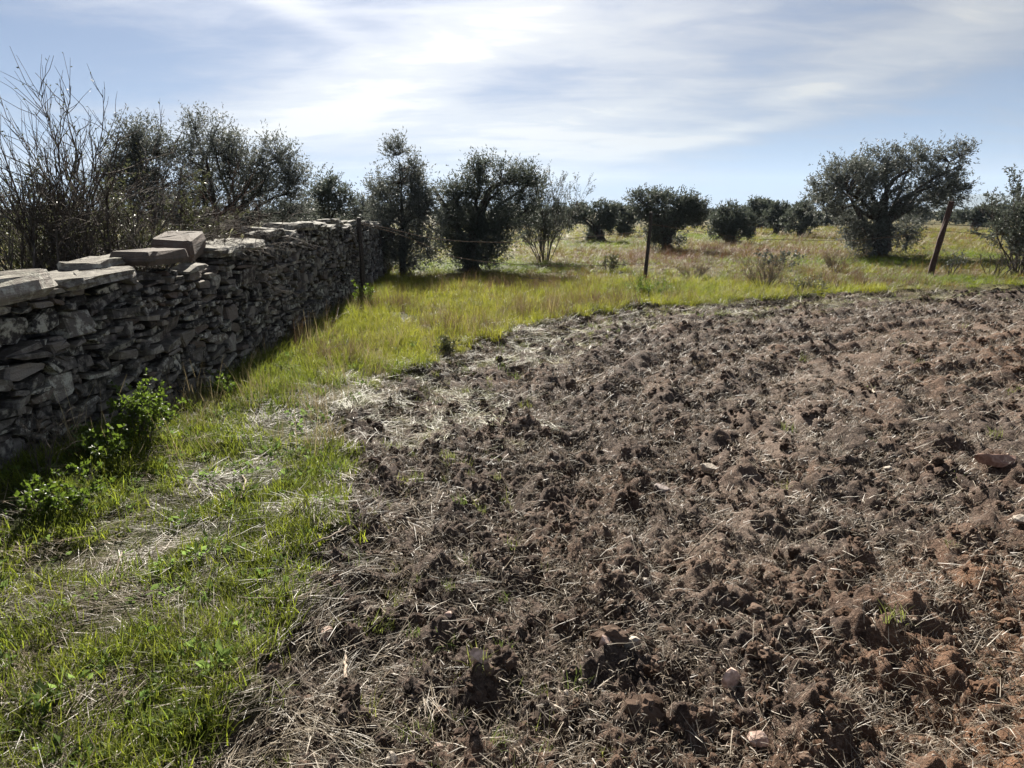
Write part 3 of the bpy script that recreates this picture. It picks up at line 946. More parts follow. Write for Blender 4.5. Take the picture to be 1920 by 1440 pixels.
# olives in front, from the wall to the right edge
olive((755, 512), [(753, 335, 42, 50), (748, 292, 22, 26), (745, 392, 44, 50), (735, 440, 36, 34), (788, 400, 30, 42), (806, 425, 26, 42), (770, 360, 36, 40), (748, 475, 40, 28), (800, 468, 30, 28), (775, 445, 34, 30), (722, 400, 34, 44), (718, 350, 24, 30), (760, 495, 44, 20), (800, 380, 26, 26)], 17.5,
      'tall bushy olive tree behind the far end of the stone wall', 19000, fork=0.42, trunk_r=0.085, seed=2, shoots=26, leafmat=M_OLIVE)
olive((882, 500), [(893, 370, 50, 48), (985, 345, 38, 36), (940, 335, 42, 26), (890, 450, 46, 46), (950, 425, 34, 34), (900, 325, 42, 26), (850, 372, 26, 24), (985, 395, 26, 26), (862, 420, 40, 44), (905, 480, 44, 26), (845, 445, 26, 40), (925, 400, 36, 40), (875, 485, 36, 22), (925, 450, 34, 34)],
      18.5, 'dense dark olive tree with upright shoots, standing just past the far end of the wall', 25000, fork=0.34, trunk_r=0.22, seed=3, shoots=90, thresh=0.33, leafmat=M_OLIVE2,
      limbs=[[(880, 470), (860, 430), (842, 400), (824, 372), (812, 350)], [(885, 430), (920, 350), (960, 340)]])
olive((1648, 478), [(1580, 345, 64, 52), (1612, 320, 50, 40), (1715, 300, 44, 36), (1760, 330, 48, 42), (1785, 355, 34, 38), (1663, 365, 52, 46), (1613, 420, 60, 52), (1690, 432, 46, 36), (1545, 375, 42, 34),
      (1802, 290, 20, 22), (1660, 310, 40, 30), (1730, 370, 40, 30), (1640, 450, 50, 28)],
      25.0, 'largest olive tree, broad and bushy to the ground, behind the leaning post on the right', 30000, fork=0.24, trunk_r=0.25, seed=4, shoots=90, droop=0.10, thresh=0.42,
      limbs=[[(1640, 462), (1645, 410), (1658, 362), (1678, 332), (1705, 320)], [(1655, 450), (1680, 380), (1715, 362), (1748, 350)], [(1635, 455), (1610, 400), (1590, 360)]])
# beyond the wall on the left
olive((412, 470), [(400, 268, 52, 42), (375, 312, 54, 46), (432, 302, 56, 46), (522, 300, 50, 40), (550, 345, 42, 46), (505, 350, 48, 42), (390, 372, 60, 46), (450, 360, 52, 44), (540, 395, 48, 34), (372, 240, 18, 24), (480, 405, 52, 34), (350, 405, 40, 40), (470, 320, 40, 36)], 16.0,
      'large grey olive tree with a dark leaning limb behind the middle of the stone wall', 23000, fork=0.26, trunk_r=0.15, stems=2, seed=5, shoots=60, thresh=0.40,
      limbs=[[(412, 465), (430, 420), (455, 385), (482, 364), (500, 330)], [(412, 465), (405, 400), (395, 340), (385, 290)]], leafmat=M_OLIVE)
olive((268, 470), [(255, 265, 40, 34), (288, 292, 50, 42), (240, 315, 48, 44), (305, 345, 46, 44), (255, 368, 52, 46), (315, 400, 40, 42), (210, 340, 34, 40)], 15.0,
      'grey olive tree seen through the bare shrub, left of the large olive', 13500, fork=0.34, trunk_r=0.12, stems=2, seed=6, shoots=40, thresh=0.42)
olive((618, 440), [(615, 350, 36, 30), (600, 378, 36, 34), (635, 382, 30, 34), (615, 410, 44, 24)], 27.0,
      'dark rounded olive tree rising just over the stepped top of the wall', 6000, fork=0.3, trunk_r=0.2, seed=7, leafmat=M_OLIVE2, shoots=12)
olive((680, 445), [(680, 385, 26, 24), (670, 405, 24, 22), (695, 408, 20, 20)], 32.0, 'small pale olive tree between the dark round olive and the first post', 2600, seed=8, shoots=8)
# the row beyond the fence
olive((1127, 448), [(1083, 402, 20, 20), (1125, 398, 26, 18), (1132, 415, 20, 20), (1070, 415, 16, 16), (1120, 437, 24, 14), (1145, 405, 14, 22)], 36.0,
      'forked olive tree with two crowns on one low trunk, beyond the fence', 5200, trunk_r=0.21, seed=9, leafmat=M_OLIVE2, limbs=[[(1122, 445), (1112, 428), (1098, 415), (1090, 405)]], shoots=14)
olive((1172, 440), [(1155, 402, 16, 20), (1185, 405, 18, 18), (1170, 418, 22, 16), (1172, 434, 16, 8)], 42.0,
      'small olive tree between the forked olive and the upright post', 3200, trunk_r=0.2, seed=10, leafmat=M_OLIVE2)
olive((1250, 462), [(1205, 378, 28, 20), (1240, 380, 30, 22), (1285, 378, 34, 18), (1305, 395, 22, 24), (1250, 410, 36, 30), (1200, 400, 20, 14), (1250, 445, 40, 18), (1290, 405, 30, 24), (1225, 425, 18, 20)], 28.5,
      'spreading flat-topped olive tree right behind the upright post', 11000, trunk_r=0.21, seed=11, leafmat=M_OLIVE2, shoots=30, limbs=[[(1248, 450), (1236, 410), (1222, 390), (1205, 380)], [(1255, 445), (1280, 400), (1305, 385)]])
olive((1372, 450), [(1372, 405, 34, 26), (1352, 425, 28, 24), (1395, 425, 26, 24), (1372, 436, 34, 16)], 35.0,
      'round bushy olive tree without visible trunk, middle of the row', 6000, seed=12, leafmat=M_OLIVE2, shoots=14)
olive((1412, 438), [(1418, 382, 12, 12), (1408, 400, 16, 18), (1400, 418, 22, 16)], 48.0, 'olive tree with a small topknot peeking over the round olive', 2200, seed=13, leafmat=M_OLIVE2)
olive((1455, 436), [(1462, 392, 18, 12), (1450, 408, 20, 16), (1470, 412, 16, 18)], 48.0, 'far hazy olive tree between the topknot olive and the bushy one', 2400, seed=14, leafmat=M_OLIVE2)
olive((1500, 440), [(1500, 395, 22, 20), (1490, 415, 22, 18), (1515, 410, 18, 24)], 42.0, 'dark olive tree touching the left side of the largest olive', 3000, seed=15, leafmat=M_OLIVE2)
olive((1828, 422), [(1826, 402, 24, 16), (1846, 396, 16, 14), (1850, 406, 22, 14), (1806, 406, 14, 13)], 60.0, 'distant olive tree under the blue hill', 3000, trunk_r=0.35, seed=16, leafmat=M_OLIVE2)
# far olives along the horizon
_far_label = ['far olive tree right behind the airy broom', 'far olive tree seen between the airy broom and the forked olive', 'far olive tree seen between the forked and the small olive',
              'far olive tree left of the round bushy olive', 'far olive tree under the topknot olive', 'far olive tree at the left foot of the largest olive', 'far olive tree seen past the right lower crown of the largest olive',
              'far olive tree behind the right-edge bush', 'far olive tree at the right frame edge', 'far olive tree behind the wall, left of the dark round olive', 'far olive tree just right of the dense dark olive',
              'far olive tree beyond the right frame edge']
_far = [(1000, 415, 80), (1045, 412, 95), (1150, 412, 100), (1340, 412, 92), (1435, 415, 75), (1580, 412, 100), (1720, 414, 85), (1880, 412, 90), (1925, 412, 100), (560, 408, 60), (950, 414, 70), (1980, 415, 70)]
_fproto = []
for i, (x, y, Y) in enumerate(_far):
    if i < 3:
        s = 75.0 / Y
        o = olive((x, y + 8), [(x, y - 18 * s, 22 * s, 16 * s), (x - 20 * s, y - 8 * s, 20 * s, 14 * s), (x + 18 * s, y - 10 * s, 20 * s, 15 * s)], Y,
                  _far_label[i], 1500, trunk_r=0.2, seed=30 + i, leafmat=M_OLIVE2, group='small far olive trees along the horizon')
        _fproto.append(o)
    else:
        src = _fproto[i % 3]; o = src.copy(); COL.objects.link(o); o['label'] = _far_label[i]
        b = D(x, y, Y); o.location = (b[0], b[1], H(b[0], b[1])); o.rotation_euler = (0, 0, i * 1.7); s = 0.85 + 0.3 * ((i * 37) % 10) / 10; o.scale = (s, s, s * 0.95)
        for ch in list(src.children):
            c = ch.copy(); COL.objects.link(c); c.parent = o

_mass = np.random.default_rng(77)
for i in range(46):
    x = -60 + i * 46 + _mass.uniform(-14, 14); Y = _mass.uniform(58, 120)
    if 700 < x < 720: continue
    src = _fproto[i % 3]; o = src.copy(); COL.objects.link(o); o['label'] = 'olive tree massed in the dark continuous row along the horizon'; o['group'] = 'olive trees massed along the horizon'
    b = D(x, 412, Y); o.location = (b[0], b[1], H(b[0], b[1])); o.rotation_euler = (0, 0, _mass.uniform(0, 6.28)); q = _mass.uniform(0.75, 1.15); o.scale = (q * _mass.uniform(0.95, 1.3), q * 1.1, q)
    for ch in list(src.children):
        c = ch.copy(); COL.objects.link(c); c.parent = o

# bare shrubs behind the wall on the left
shrub((105, 520), 2.15, 0.55, 'tall bare shrub with many upright twigs rising above the lichen slab', Y=6.3, nst=18, sub=11, twig=9, leaf=1100, lsize=0.03, lmat=M_BUSH, seed=1, name='bare_shrub', wob=0.15, r0=0.014, up=0.09, subang=(14, 42))
shrub((12, 520), 2.1, 0.7, 'bare shrub with thick dark stems at the left edge behind the wall', Y=5.6, nst=7, sub=6, twig=5, leaf=300, lsize=0.028, seed=2, name='bare_shrub', wob=0.13, r0=0.024, up=0.05, lean=(-0.12, 0))
shrub((205, 500), 2.1, 0.7, 'bare crooked shrub with two bare branch tips leaning right, behind the flaky slab', Y=6.8, nst=9, sub=8, twig=7, leaf=600, lsize=0.03, seed=3, name='bare_shrub', wob=0.22, r0=0.022, up=0.04, lean=(0.10, 0))
shrub((262, 500), 1.75, 1.0, 'drooping broom with pale arching twigs above the reddish blocks', Y=7.4, nst=26, sub=14, twig=8, leaf=0, seed=4, name='broom_shrub', wob=0.10, r0=0.010, up=0.02, droop=0.16, lean=(0.16, 0), cat='shrub')
shrub((395, 470), 1.9, 0.6, 'bare shrub with reddish stems behind the long cap stones in front of the large olive', Y=9.5, nst=12, sub=7, twig=6, leaf=0, seed=5, name='bare_shrub', smat=M_REDTWIG, r0=0.011, wob=0.09)
shrub((150, 500), 1.45, 1.0, 'olive-green leafy bush under the bare shrubs, left of the flaky slab', Y=7.6, nst=16, sub=8, twig=5, leaf=14000, lsize=0.04, seed=6, name='leafy_bush', cat='bush', r0=0.008)
shrub((40, 505), 1.0, 0.7, 'low olive-green bush behind the lichen slab', Y=6.8, nst=12, sub=7, twig=4, leaf=8000, lsize=0.038, seed=16, name='leafy_bush', cat='bush', r0=0.008)
shrub((300, 480), 1.5, 1.1, 'olive-green leafy bush behind the reddish blocks under the broom', Y=8.6, nst=16, sub=8, twig=5, leaf=13000, lsize=0.04, seed=7, name='leafy_bush', cat='bush', r0=0.008)
shrub((225, 480), 1.5, 1.1, 'olive-green leafy bush under the crooked shrub, between two other leafy bushes', Y=9.6, nst=18, sub=8, twig=5, leaf=12000, lsize=0.042, seed=36, name='leafy_bush', cat='bush', r0=0.008)
shrub((60, 480), 1.7, 1.2, 'taller leafy bush farther back behind the left-edge shrub', Y=10.5, nst=18, sub=8, twig=5, leaf=12000, lsize=0.045, seed=37, name='leafy_bush', cat='bush', r0=0.009)
# beyond the fence
shrub((1020, 480), 2.3, 1.2, 'airy grey-green broom with bare lower stems, right of the dense dark olive', Y=21.5, nst=22, sub=9, twig=6, leaf=15000, lsize=0.075, lratio=0.2, lmat=M_OLIVE2, smat=M_BARK, seed=8, name='broom_shrub', r0=0.016, wob=0.09)
shrub((1912, 505), 2.2, 1.1, 'grey-green shrub with bare lower stems cut by the right edge', Y=17.5, nst=16, sub=9, twig=6, leaf=13000, lsize=0.07, lmat=M_OLIVE2, seed=9, name='leafy_bush', r0=0.018, cat='bush', lean=(0.05, 0))
shrub((1870, 495), 0.9, 0.6, 'low thorny bare shrub at the foot of the right-edge bush', Y=17.0, nst=9, sub=6, twig=4, seed=10, name='thorny_shrub', r0=0.012, wob=0.18)
shrub((1785, 500), 0.62, 0.3, 'dry thistle-like plant just behind the leaning post', Y=17.2, nst=7, sub=5, twig=3, leaf=300, lsize=0.05, lmat=M_OLIVE2, seed=11, name='dry_plant', cat='plant', r0=0.010, lean=(0.25, 0))
shrub((1432, 540), 0.62, 0.55, 'dry tangled grey-brown bush near the field edge, widest of the low bushes', nst=26, sub=7, twig=4, leaf=1800, lsize=0.05, lratio=0.2, lmat=M_DRYBUSH, seed=12, name='dry_bush', cat='bush', r0=0.007)
shrub((1505, 548), 0.24, 0.42, 'low green bush on the field edge, right of the tangled dry bush', nst=20, sub=7, twig=3, leaf=1800, lsize=0.04, lratio=0.25, lmat=M_BUSH, seed=13, name='low_bush', cat='bush', r0=0.006)
shrub((1565, 508), 0.50, 0.45, 'small dry grey bush in the meadow left of the largest olive', nst=20, sub=7, twig=4, leaf=1500, lsize=0.05, lratio=0.2, lmat=M_DRYBUSH, seed=14, name='dry_bush', cat='bush', r0=0.007)
shrub((1300, 522), 0.27, 0.5, 'low dry grey bush in the meadow right of the upright post', nst=20, sub=7, twig=4, leaf=1000, lsize=0.045, lratio=0.25, lmat=M_DRYBUSH, seed=15, name='low_bush', cat='bush', r0=0.006)
shrub((1142, 510), 0.42, 0.30, 'small dark upright bush in the meadow left of the upright post', nst=16, sub=7, twig=4, leaf=1000, lsize=0.05, lratio=0.3, lmat=M_BUSH, seed=17, name='low_bush', cat='bush', r0=0.007)
shrub((1218, 556), 0.30, 0.45, 'bright green leafy weed clump at the foot of the upright post', nst=20, sub=7, twig=4, leaf=2200, lsize=0.042, lratio=0.25, lmat=M_BRIGHT, seed=18, name='weed_clump', cat='plant', r0=0.005)
shrub((838, 662), 0.19, 0.12, 'dark leafy clump standing on the edge of the ploughed soil', nst=14, sub=6, twig=3, leaf=900, lsize=0.025, lmat=M_BUSH, seed=19, name='weed_clump', cat='plant', r0=0.004)
shrub((1455, 505), 0.4, 0.7, 'low dark-leaved plant in the meadow above the tangled dry bush', nst=14, sub=6, twig=3, leaf=1300, lsize=0.06, lmat=M_OLIVE2, seed=20, name='low_bush', cat='bush', r0=0.006)
# plants at the foot of the wall
shrub(None, 0.34, 0.15, 'leafy green bush growing against the foot of the stone wall', world=(-2.45, 4.20, 0), nst=22, sub=6, twig=3, leaf=1500, lsize=0.026, lratio=0.75, lmat=M_BRIGHT, seed=21, name='leafy_bush', cat='bush', r0=0.003, wob=0.16)
shrub(None, 0.15, 0.18, 'dark green creeping plant below the leafy bush by the wall', world=(-2.52, 3.85, 0), nst=18, sub=6, twig=3, leaf=600, lsize=0.030, lratio=0.8, lmat=M_BRIGHT, seed=22, name='creeping_plant', cat='plant', r0=0.003)
shrub(None, 0.17, 0.20, 'broad-leaved weeds in the lower left corner beside the wall', world=(-2.36, 3.20, 0), nst=24, sub=6, twig=3, leaf=1000, lsize=0.026, lratio=0.75, lmat=M_BRIGHT, seed=23, name='weed_clump', cat='plant', r0=0.003)
shrub(None, 0.40, 0.16, 'dry leafless weed stalks standing against the wall above the corner weeds', world=(-2.60, 3.45, 0), nst=9, sub=5, twig=3, leaf=0, seed=24, name='dry_weed', cat='plant', r0=0.003, wob=0.1)
shrub(None, 0.20, 0.16, 'green weeds at the wall foot past the leafy bush', world=(-2.55, 5.6, 0), nst=14, sub=5, twig=3, leaf=520, lsize=0.030, lratio=0.7, lmat=M_BRIGHT, seed=25, name='weed_clump', cat='plant', r0=0.003)
shrub(None, 0.34, 0.18, 'pale green leafy weed at the foot of the thin wall post', world=(-2.52, 11.4, 0), nst=12, sub=6, twig=3, leaf=520, lsize=0.045, lratio=0.6, lmat=M_BRIGHT, seed=26, name='weed_clump', cat='plant', r0=0.004)


# ------------------------------------------------------------------ fence
def post(pb, pt, Y, r, label, mat, name='fence_post', sides=8, flat=1.0):
    b = D(pb[0], pb[1], Y); b[2] = H(b[0], b[1]) - 0.05
    t = D(pt[0], pt[1], Y)
    n = 7; k = np.linspace(0, 1, n)[:, None]
    pts = b * (1 - k) + t * k + rng.normal(size=(n, 3)) * r * 0.10
    rad = r * (1.05 - 0.15 * k[:, 0]) * (1 + 0.05 * rng.normal(size=n))
    v, q = tubes(pts[None], rad[None], sides); v = v + rng.normal(size=v.shape) * r * 0.05
    a = Acc(); a.add(v, q)
    a.add(np.vstack([v[-sides:] * 0.999 + 0.001 * t, [t + np.array([0, 0, r * 0.2])]]), None, [[i, (i + 1) % sides, sides] for i in range(sides)])
    o = empty(name, b + np.array([0, 0, 0.05]), label, 'post')
    link('pole', a.mesh('pole', mat, False, b + np.array([0, 0, 0.05])), o)
    return o, b, t


p1, b1, t1 = post((683, 548), (672, 408), 12.6, 0.045, 'thin dark fence post standing against the stone wall', M_POST)
p2, b2, t2 = post((1209, 527), (1221, 398), 15.6, 0.040, 'upright slim dark fence post in the middle of the meadow edge', M_POST)
p3, b3, t3 = post((1745, 510), (1784, 378), 17.0, 0.070, 'leaning reddish-brown fence post on the right', M_RUST)
p4, b4, t4 = post((752, 505), (763, 440), 18.6, 0.070, 'short dark stake by the far end of the wall', M_POST)


def wire(pts, label, r=0.0058, barbs=26, name='barbed_wire'):
    pts = np.array(pts, float); n = 40
    tt = np.linspace(0, len(pts) - 1, n)
    s = np.stack([np.interp(tt, np.arange(len(pts)), pts[:, k]) for k in range(3)], 1)
    for _ in range(3): s[1:-1] = (s[:-2] + 2 * s[1:-1] + s[2:]) / 4
    a = Acc(); v, q = tubes(s[None], np.full((1, n), r), 5); a.add(v, q)
    o = empty(name, s[0], label, 'wire')
    link('strand', a.mesh('strand', M_WIRE, True, s[0]), o)
    c = Acc()
    t = rng.uniform(0, n - 2, barbs).astype(int)
    d = norm(rng.normal(size=(barbs, 3))) * 0.03
    pp = np.stack([s[t] - d, s[t], s[t] + d], 1)
    v, q = tubes(pp, np.full((barbs, 3), r * 0.7), 3); c.add(v, q)
    link('barbs', c.mesh('barbs', M_WIRE, False, s[0]), o, kind='stuff')
    return o


def on(b, t, k):
    return b * (1 - k) + t * k


mid = lambda px, py, Y: D(px, py, Y)
wire([on(b1, t1, 0.95), mid(740, 431, 12.9), mid(800, 446, 13.2), mid(870, 453, 13.6), mid(935, 455, 14.0), mid(1060, 449, 14.8), mid(1140, 440, 15.2), on(b2, t2, 0.74)], 'rusty barbed wire, upper strand from the wall post to the upright post')
wire([on(b1, t1, 0.93), mid(740, 436, 12.8), mid(790, 456, 13.0), mid(840, 480, 13.3), mid(900, 490, 13.6), mid(940, 494, 13.9), mid(1060, 500, 14.7), on(b2, t2, 0.30)], 'rusty barbed wire sagging low from the wall post across the dark olive')
wire([on(b2, t2, 0.84), mid(1400, 448, 16.0), mid(1600, 452, 16.5), on(b3, t3, 0.62)], 'thin barbed wire between the upright post and the leaning post', r=0.0050)
wire([on(b3, t3, 0.62), mid(1850, 440, 17.2), mid(1990, 436, 17.6)], 'thin barbed wire running right from the leaning post', r=0.0050, barbs=10)


# ------------------------------------------------------------------ loose stones and sticks
def rock(px, py, w, h, mat, label, name='rock', seed=0, cat='stone', e=2.6):
    global rng
    keep = rng; rng = np.random.default_rng(900 + seed)
    b = P(px, py, -0.06); z = H(b[0], b[1])
    b = P(px, py, z); d = math.hypot(b[0], b[1]); d3 = math.sqrt(d * d + CAMZ ** 2)
    W = w / FPX * d3; Hh = h / FPX * d3
    import bmesh
    bm = bmesh.new(); bmesh.ops.create_icosphere(bm, subdivisions=2, radius=1.0)
    V = np.array([v.co[:] for v in bm.verts]); F_ = [[v.index for v in f.verts] for f in bm.faces]; bm.free()
    n = 9; pl = norm(rng.normal(size=(n, 3))); off = rng.uniform(0.42, 0.70, n)
    for k in range(n):           # cut flat facets
        s = V @ pl[k] - off[k]; V = V - np.maximum(s, 0)[:, None] * pl[k]
    V = V * (1 + 0.02 * rng.normal(size=(len(V), 1)))
    ext = V.max(0) - V.min(0)
    V = (V - (V.max(0) + V.min(0)) / 2) / ext * np.array([W, W * rng.uniform(0.7, 1.0), Hh]) @ rotm('Z', rng.uniform(-0.5, 0.5)).T
    V[:, 2] += Hh * 0.42
    me = mesh_from(name, V, None, np.array(F_), mat=mat)
    o = link(name, me, None, (b[0], b[1], z)); tag(o, label, cat)
    rng = keep
    return o


G_ = None
rock(897, 1252, 36, 42, M_ROCKPINK, 'pink upright stone on the ploughed soil, casting a dark shadow hollow', seed=1)
rock(1134, 1220, 22, 34, M_ROCKPINK, 'narrow pinkish stone left of the grey-white stone', seed=2)
rock(1184, 1216, 32, 32, M_ROCKPALE, 'grey-white rounded stone right of the narrow pinkish stone', seed=3)
rock(1368, 1288, 32, 40, M_ROCKPINK, 'dull pink pointed stone near the dry straw tuft at lower right', seed=4)
rock(1330, 890, 28, 24, M_ROCKPALE, 'pale stone alone in the middle of the ploughed field', seed=5)
rock(1242, 926, 30, 20, M_ROCKGREY, 'dark rounded grey stone beside a deep dark hole in the soil', seed=6)
rock(1866, 868, 52, 19, M_ROCKRED, 'long flat reddish stone near the right edge', seed=7)
rock(842, 1160, 20, 16, M_ROCKPINK, 'small pinkish stone above and left of the upright pink stone', seed=8)
rock(606, 1200, 40, 28, M_ROCKPINK, 'crumbly pink stone at the border of grass and soil', seed=9)
rock(1420, 1392, 34, 22, M_ROCKPINK, 'pinkish stone low in the frame, below the pointed pink stone', seed=10)
rock(818, 1415, 30, 24, M_ROCKPINK, 'small rough pink stone at the bottom edge left of centre', seed=11)
rock(952, 1346, 18, 12, M_ROCKPALE, 'tiny cream flat stone right of the dark hollow', seed=12)
rock(1664, 884, 14, 10, M_ROCKPALE, 'tiny white pebble left of the long flat reddish stone', seed=13)
rock(1912, 980, 20, 12, M_ROCKPALE, 'pale yellowish stone at the right edge of the field', seed=14)
rock(1212, 1096, 16, 14, M_ROCKPALE, 'tiny pale pebble above the grey-white stone', seed=15)
rock(1316, 1222, 20, 16, M_ROCKRED, 'small rusty stone on a soil hump right of the grey-white stone', seed=16)
rock(1030, 1088, 20, 12, M_ROCKPALE, 'small cream stone among straw in the middle foreground', seed=17)
rock(735, 1432, 26, 20, M_ROCKPALE, 'pale yellowish stone on the bottom edge left of the rough pink one', seed=18)


def stick(pts, r, label, mat=M_STICK, name='stick', forks=0, lift=0.02):
    P3 = []
    for (x, y, dz) in pts:
        p = P(x, y, -0.03); z = H(p[0], p[1]); p = P(x, y, z + lift + dz); P3.append(p)
    P3 = np.array(P3); n = 10; tt = np.linspace(0, len(P3) - 1, n)
    s = np.stack([np.interp(tt, np.arange(len(P3)), P3[:, k]) for k in range(3)], 1) + rng.normal(size=(n, 3)) * r * 0.5
    a = Acc(); v, q = tubes(s[None], np.linspace(r, r * 0.5, n)[None], 6); a.add(v, q)
    if forks:
        st, dd, _ = branch(s[None], forks, 0.3, 0.9, (20, 50))
        g = grow(st, dd, 0.25 * np.linalg.norm(s[-1] - s[0]), 4, 0.15)
        v, q = tubes(g, np.full((forks, 5), r * 0.4), 4); a.add(v, q)
    o = link(name, a.mesh(name, mat, True, s[0]), None, s[0]); tag(o, label, 'stick')
    return o


stick([(1078, 718, 0), (1108, 708, 0.01), (1138, 698, 0.02)], 0.012, 'pale broken stick lying in the middle of the ploughed field')
stick([(452, 936, 0), (459, 905, .01), (452, 872, .02)], 0.008, 'curved dry stem lying in the straw beside the grass')
stick([(608, 606, .02), (632, 598, .03), (664, 578, .05)], 0.014, 'forked pale dead branch lying along the foot of the wall', forks=4, name='dead_branch')
stick([(205, 1100, .0), (215, 1070, .02), (230, 1035, .05)], 0.006, 'pale stalk sticking out of the foreground grass', name='dry_stalk')
stick([(580, 1022, .0), (620, 1005, .02), (650, 990, .05)], 0.006, 'pale stalk slanting over the soil at the grass edge', name='dry_stalk')
stick([(648, 1270, .0), (647, 1240, .01), (646, 1210, .03)], 0.007, 'broken pale stalk standing at the edge of a soil hollow', name='dry_stalk')
stick([(560, 672, .02), (600, 660, .05), (640, 646, .08)], 0.007, 'thin dead twig lying across the bright grass strip', forks=3, name='dead_twig')
stick([(1640, 738, .0), (1632, 726, .02), (1626, 716, .04)], 0.010, 'short pale stalk upright in the field on the right', name='dry_stalk')
stick([(1290, 1040, .0), (1320, 1010, .01), (1345, 985, .02)], 0.004, 'thin straw-coloured twig beside a soil clod right of centre', name='dead_twig')
stick([(1060, 538, .05), (1020, 525, .10), (985, 520, .2)], 0.018, 'grey dead brush branch lying in the shade below the dark olive', forks=6, name='dead_branch', mat=M_TWIG)


# ------------------------------------------------------------------ scattered ground cover (each kind one object)
def scatter(name, pts, rot, scl, idx, col, sources):
    me = mesh_from(name, pts, attrs={'rot': rot, 'scl': scl, 'col': col})
    a = me.attributes.new('idx', 'INT', 'POINT'); a.data.foreach_set('value', np.asarray(idx, dtype=np.int32))
    o = link(name, me, kind='stuff')
    ng = bpy.data.node_groups.new(name + '_scatter', 'GeometryNodeTree')
    ng.interface.new_socket('Geometry', in_out='INPUT', socket_type='NodeSocketGeometry')
    ng.interface.new_socket('Geometry', in_out='OUTPUT', socket_type='NodeSocketGeometry')
    N, Lk = ng.nodes, ng.links
    gi = N.new('NodeGroupInput'); go = N.new('NodeGroupOutput'); join = N.new('GeometryNodeJoinGeometry')
    for s in sources:
        oi = N.new('GeometryNodeObjectInfo'); oi.inputs['Object'].default_value = s; oi.inputs['As Instance'].default_value = True
        Lk.new(oi.outputs['Geometry'], join.inputs[0])
    ip = N.new('GeometryNodeInstanceOnPoints'); ip.inputs['Pick Instance'].default_value = True

    def na(nm, dt):
        n = N.new('GeometryNodeInputNamedAttribute'); n.data_type = dt; n.inputs['Name'].default_value = nm
        return [x for x in n.outputs if x.enabled and x.name == 'Attribute'][0]
    e2r = N.new('FunctionNodeEulerToRotation'); Lk.new(na('rot', 'FLOAT_VECTOR'), e2r.inputs[0])
    Lk.new(gi.outputs[0], ip.inputs['Points']); Lk.new(join.outputs[0], ip.inputs['Instance'])
    Lk.new(na('idx', 'INT'), ip.inputs['Instance Index']); Lk.new(e2r.outputs[0], ip.inputs['Rotation']); Lk.new(na('scl', 'FLOAT_VECTOR'), ip.inputs['Scale'])
    Lk.new(ip.outputs[0], go.inputs[0])
    md = o.modifiers.new('scatter', 'NODES'); md.node_group = ng
    return o


def src(name, me):
    return bpy.data.objects.new(name, me)


def blades(n, L, lean, curl, W, spread, nseg=3, comb=0.0):
    a = rng.uniform(0, 6.28, n) if not comb else rng.normal(size=n) * comb + (rng.random(n) < 0.4) * math.pi; rr = np.sqrt(rng.random(n)) * spread; b = rng.uniform(0, 6.28, n)
    p = np.stack([np.cos(b) * rr, np.sin(b) * rr, np.full(n, -0.01)], 1)
    ln = rng.uniform(*L, n); th = np.radians(rng.uniform(*lean, n)); cu = np.radians(rng.uniform(*curl, n)); w = rng.uniform(*W, n)
    out = []; side = np.stack([-np.sin(a), np.cos(a), 0 * a], 1)
    tw = rng.uniform(-0.6, 0.6, n)
    for k in range(nseg + 1):
        t = k / nseg; ww = w * (1 - t) ** 0.7 * 0.5 + 0.0003
        sd = side * np.cos(tw)[:, None] + np.array([0, 0, 1.0]) * np.sin(tw)[:, None]
        out.append(np.stack([p - sd * ww[:, None], p + sd * ww[:, None]], 1))
        ang = th + cu * t
        stp = np.stack([np.cos(a) * np.sin(ang), np.sin(a) * np.sin(ang), np.cos(ang)], 1) * (ln / nseg)[:, None]
        p = p + stp
        p[:, 2] = np.maximum(p[:, 2], 0.002)
    v = np.stack(out, 1)                     # n, nseg+1, 2, 3
    idx = np.arange(n * (nseg + 1) * 2).reshape(n, nseg + 1, 2)
    q = np.stack([idx[:, :-1, 0], idx[:, :-1, 1], idx[:, 1:, 1], idx[:, 1:, 0]], -1).reshape(-1, 4)
    tip = np.broadcast_to(np.repeat(np.linspace(0, 1, nseg + 1), 2)[None], (n, (nseg + 1) * 2)).ravel()
    return v.reshape(-1, 3), q, tip


def tuft(name, mat, *sets):
    a = Acc()
    for s in sets:
        v, q, tip = blades(**s); a.add(v, q, tip=tip)
    return src(name, a.mesh(name, mat))


def rosette(name, n, L, mat):
    az = rng.uniform(0, 6.28, n); el = np.radians(rng.uniform(8, 55, n))
    d = np.stack([np.cos(az) * np.cos(el), np.sin(az) * np.cos(el), np.sin(el)], 1)
    st = np.stack([np.cos(az), np.sin(az), 0 * az], 1) * (rng.random(n) * L * 1.2)[:, None] + np.array([0, 0, 1.0]) * (rng.random(n) * L)[:, None]
    l = L * rng.uniform(0.5, 1.1, n); v, q = leaves(st, d, l, l * rng.uniform(0.4, 0.75, n), 0.08)
    a = Acc(); a.add(v, q, tip=np.tile([0, .4, .8, .4], n)); return src(name, a.mesh(name, mat))


def sample(r0, r1, dens, pw, thmax=R(60), xmin=None):
    """points in the wedge before the camera with dens / r**pw per square metre"""
    rs = np.linspace(r0, r1, 2000); pdf = dens * rs ** (1 - pw) * 2 * thmax
    cdf = np.concatenate([[0], np.cumsum((pdf[1:] + pdf[:-1]) / 2 * (rs[1] - rs[0]))]); n = int(cdf[-1])
    r = np.interp(rng.random(n) * cdf[-1], cdf, rs); th = rng.uniform(-thmax, thmax, n)
    return r * np.sin(th), r * np.cos(th), r


def behind_wall(x, y):
    return (x < wall_x(y) - 0.04) & (y < 27)


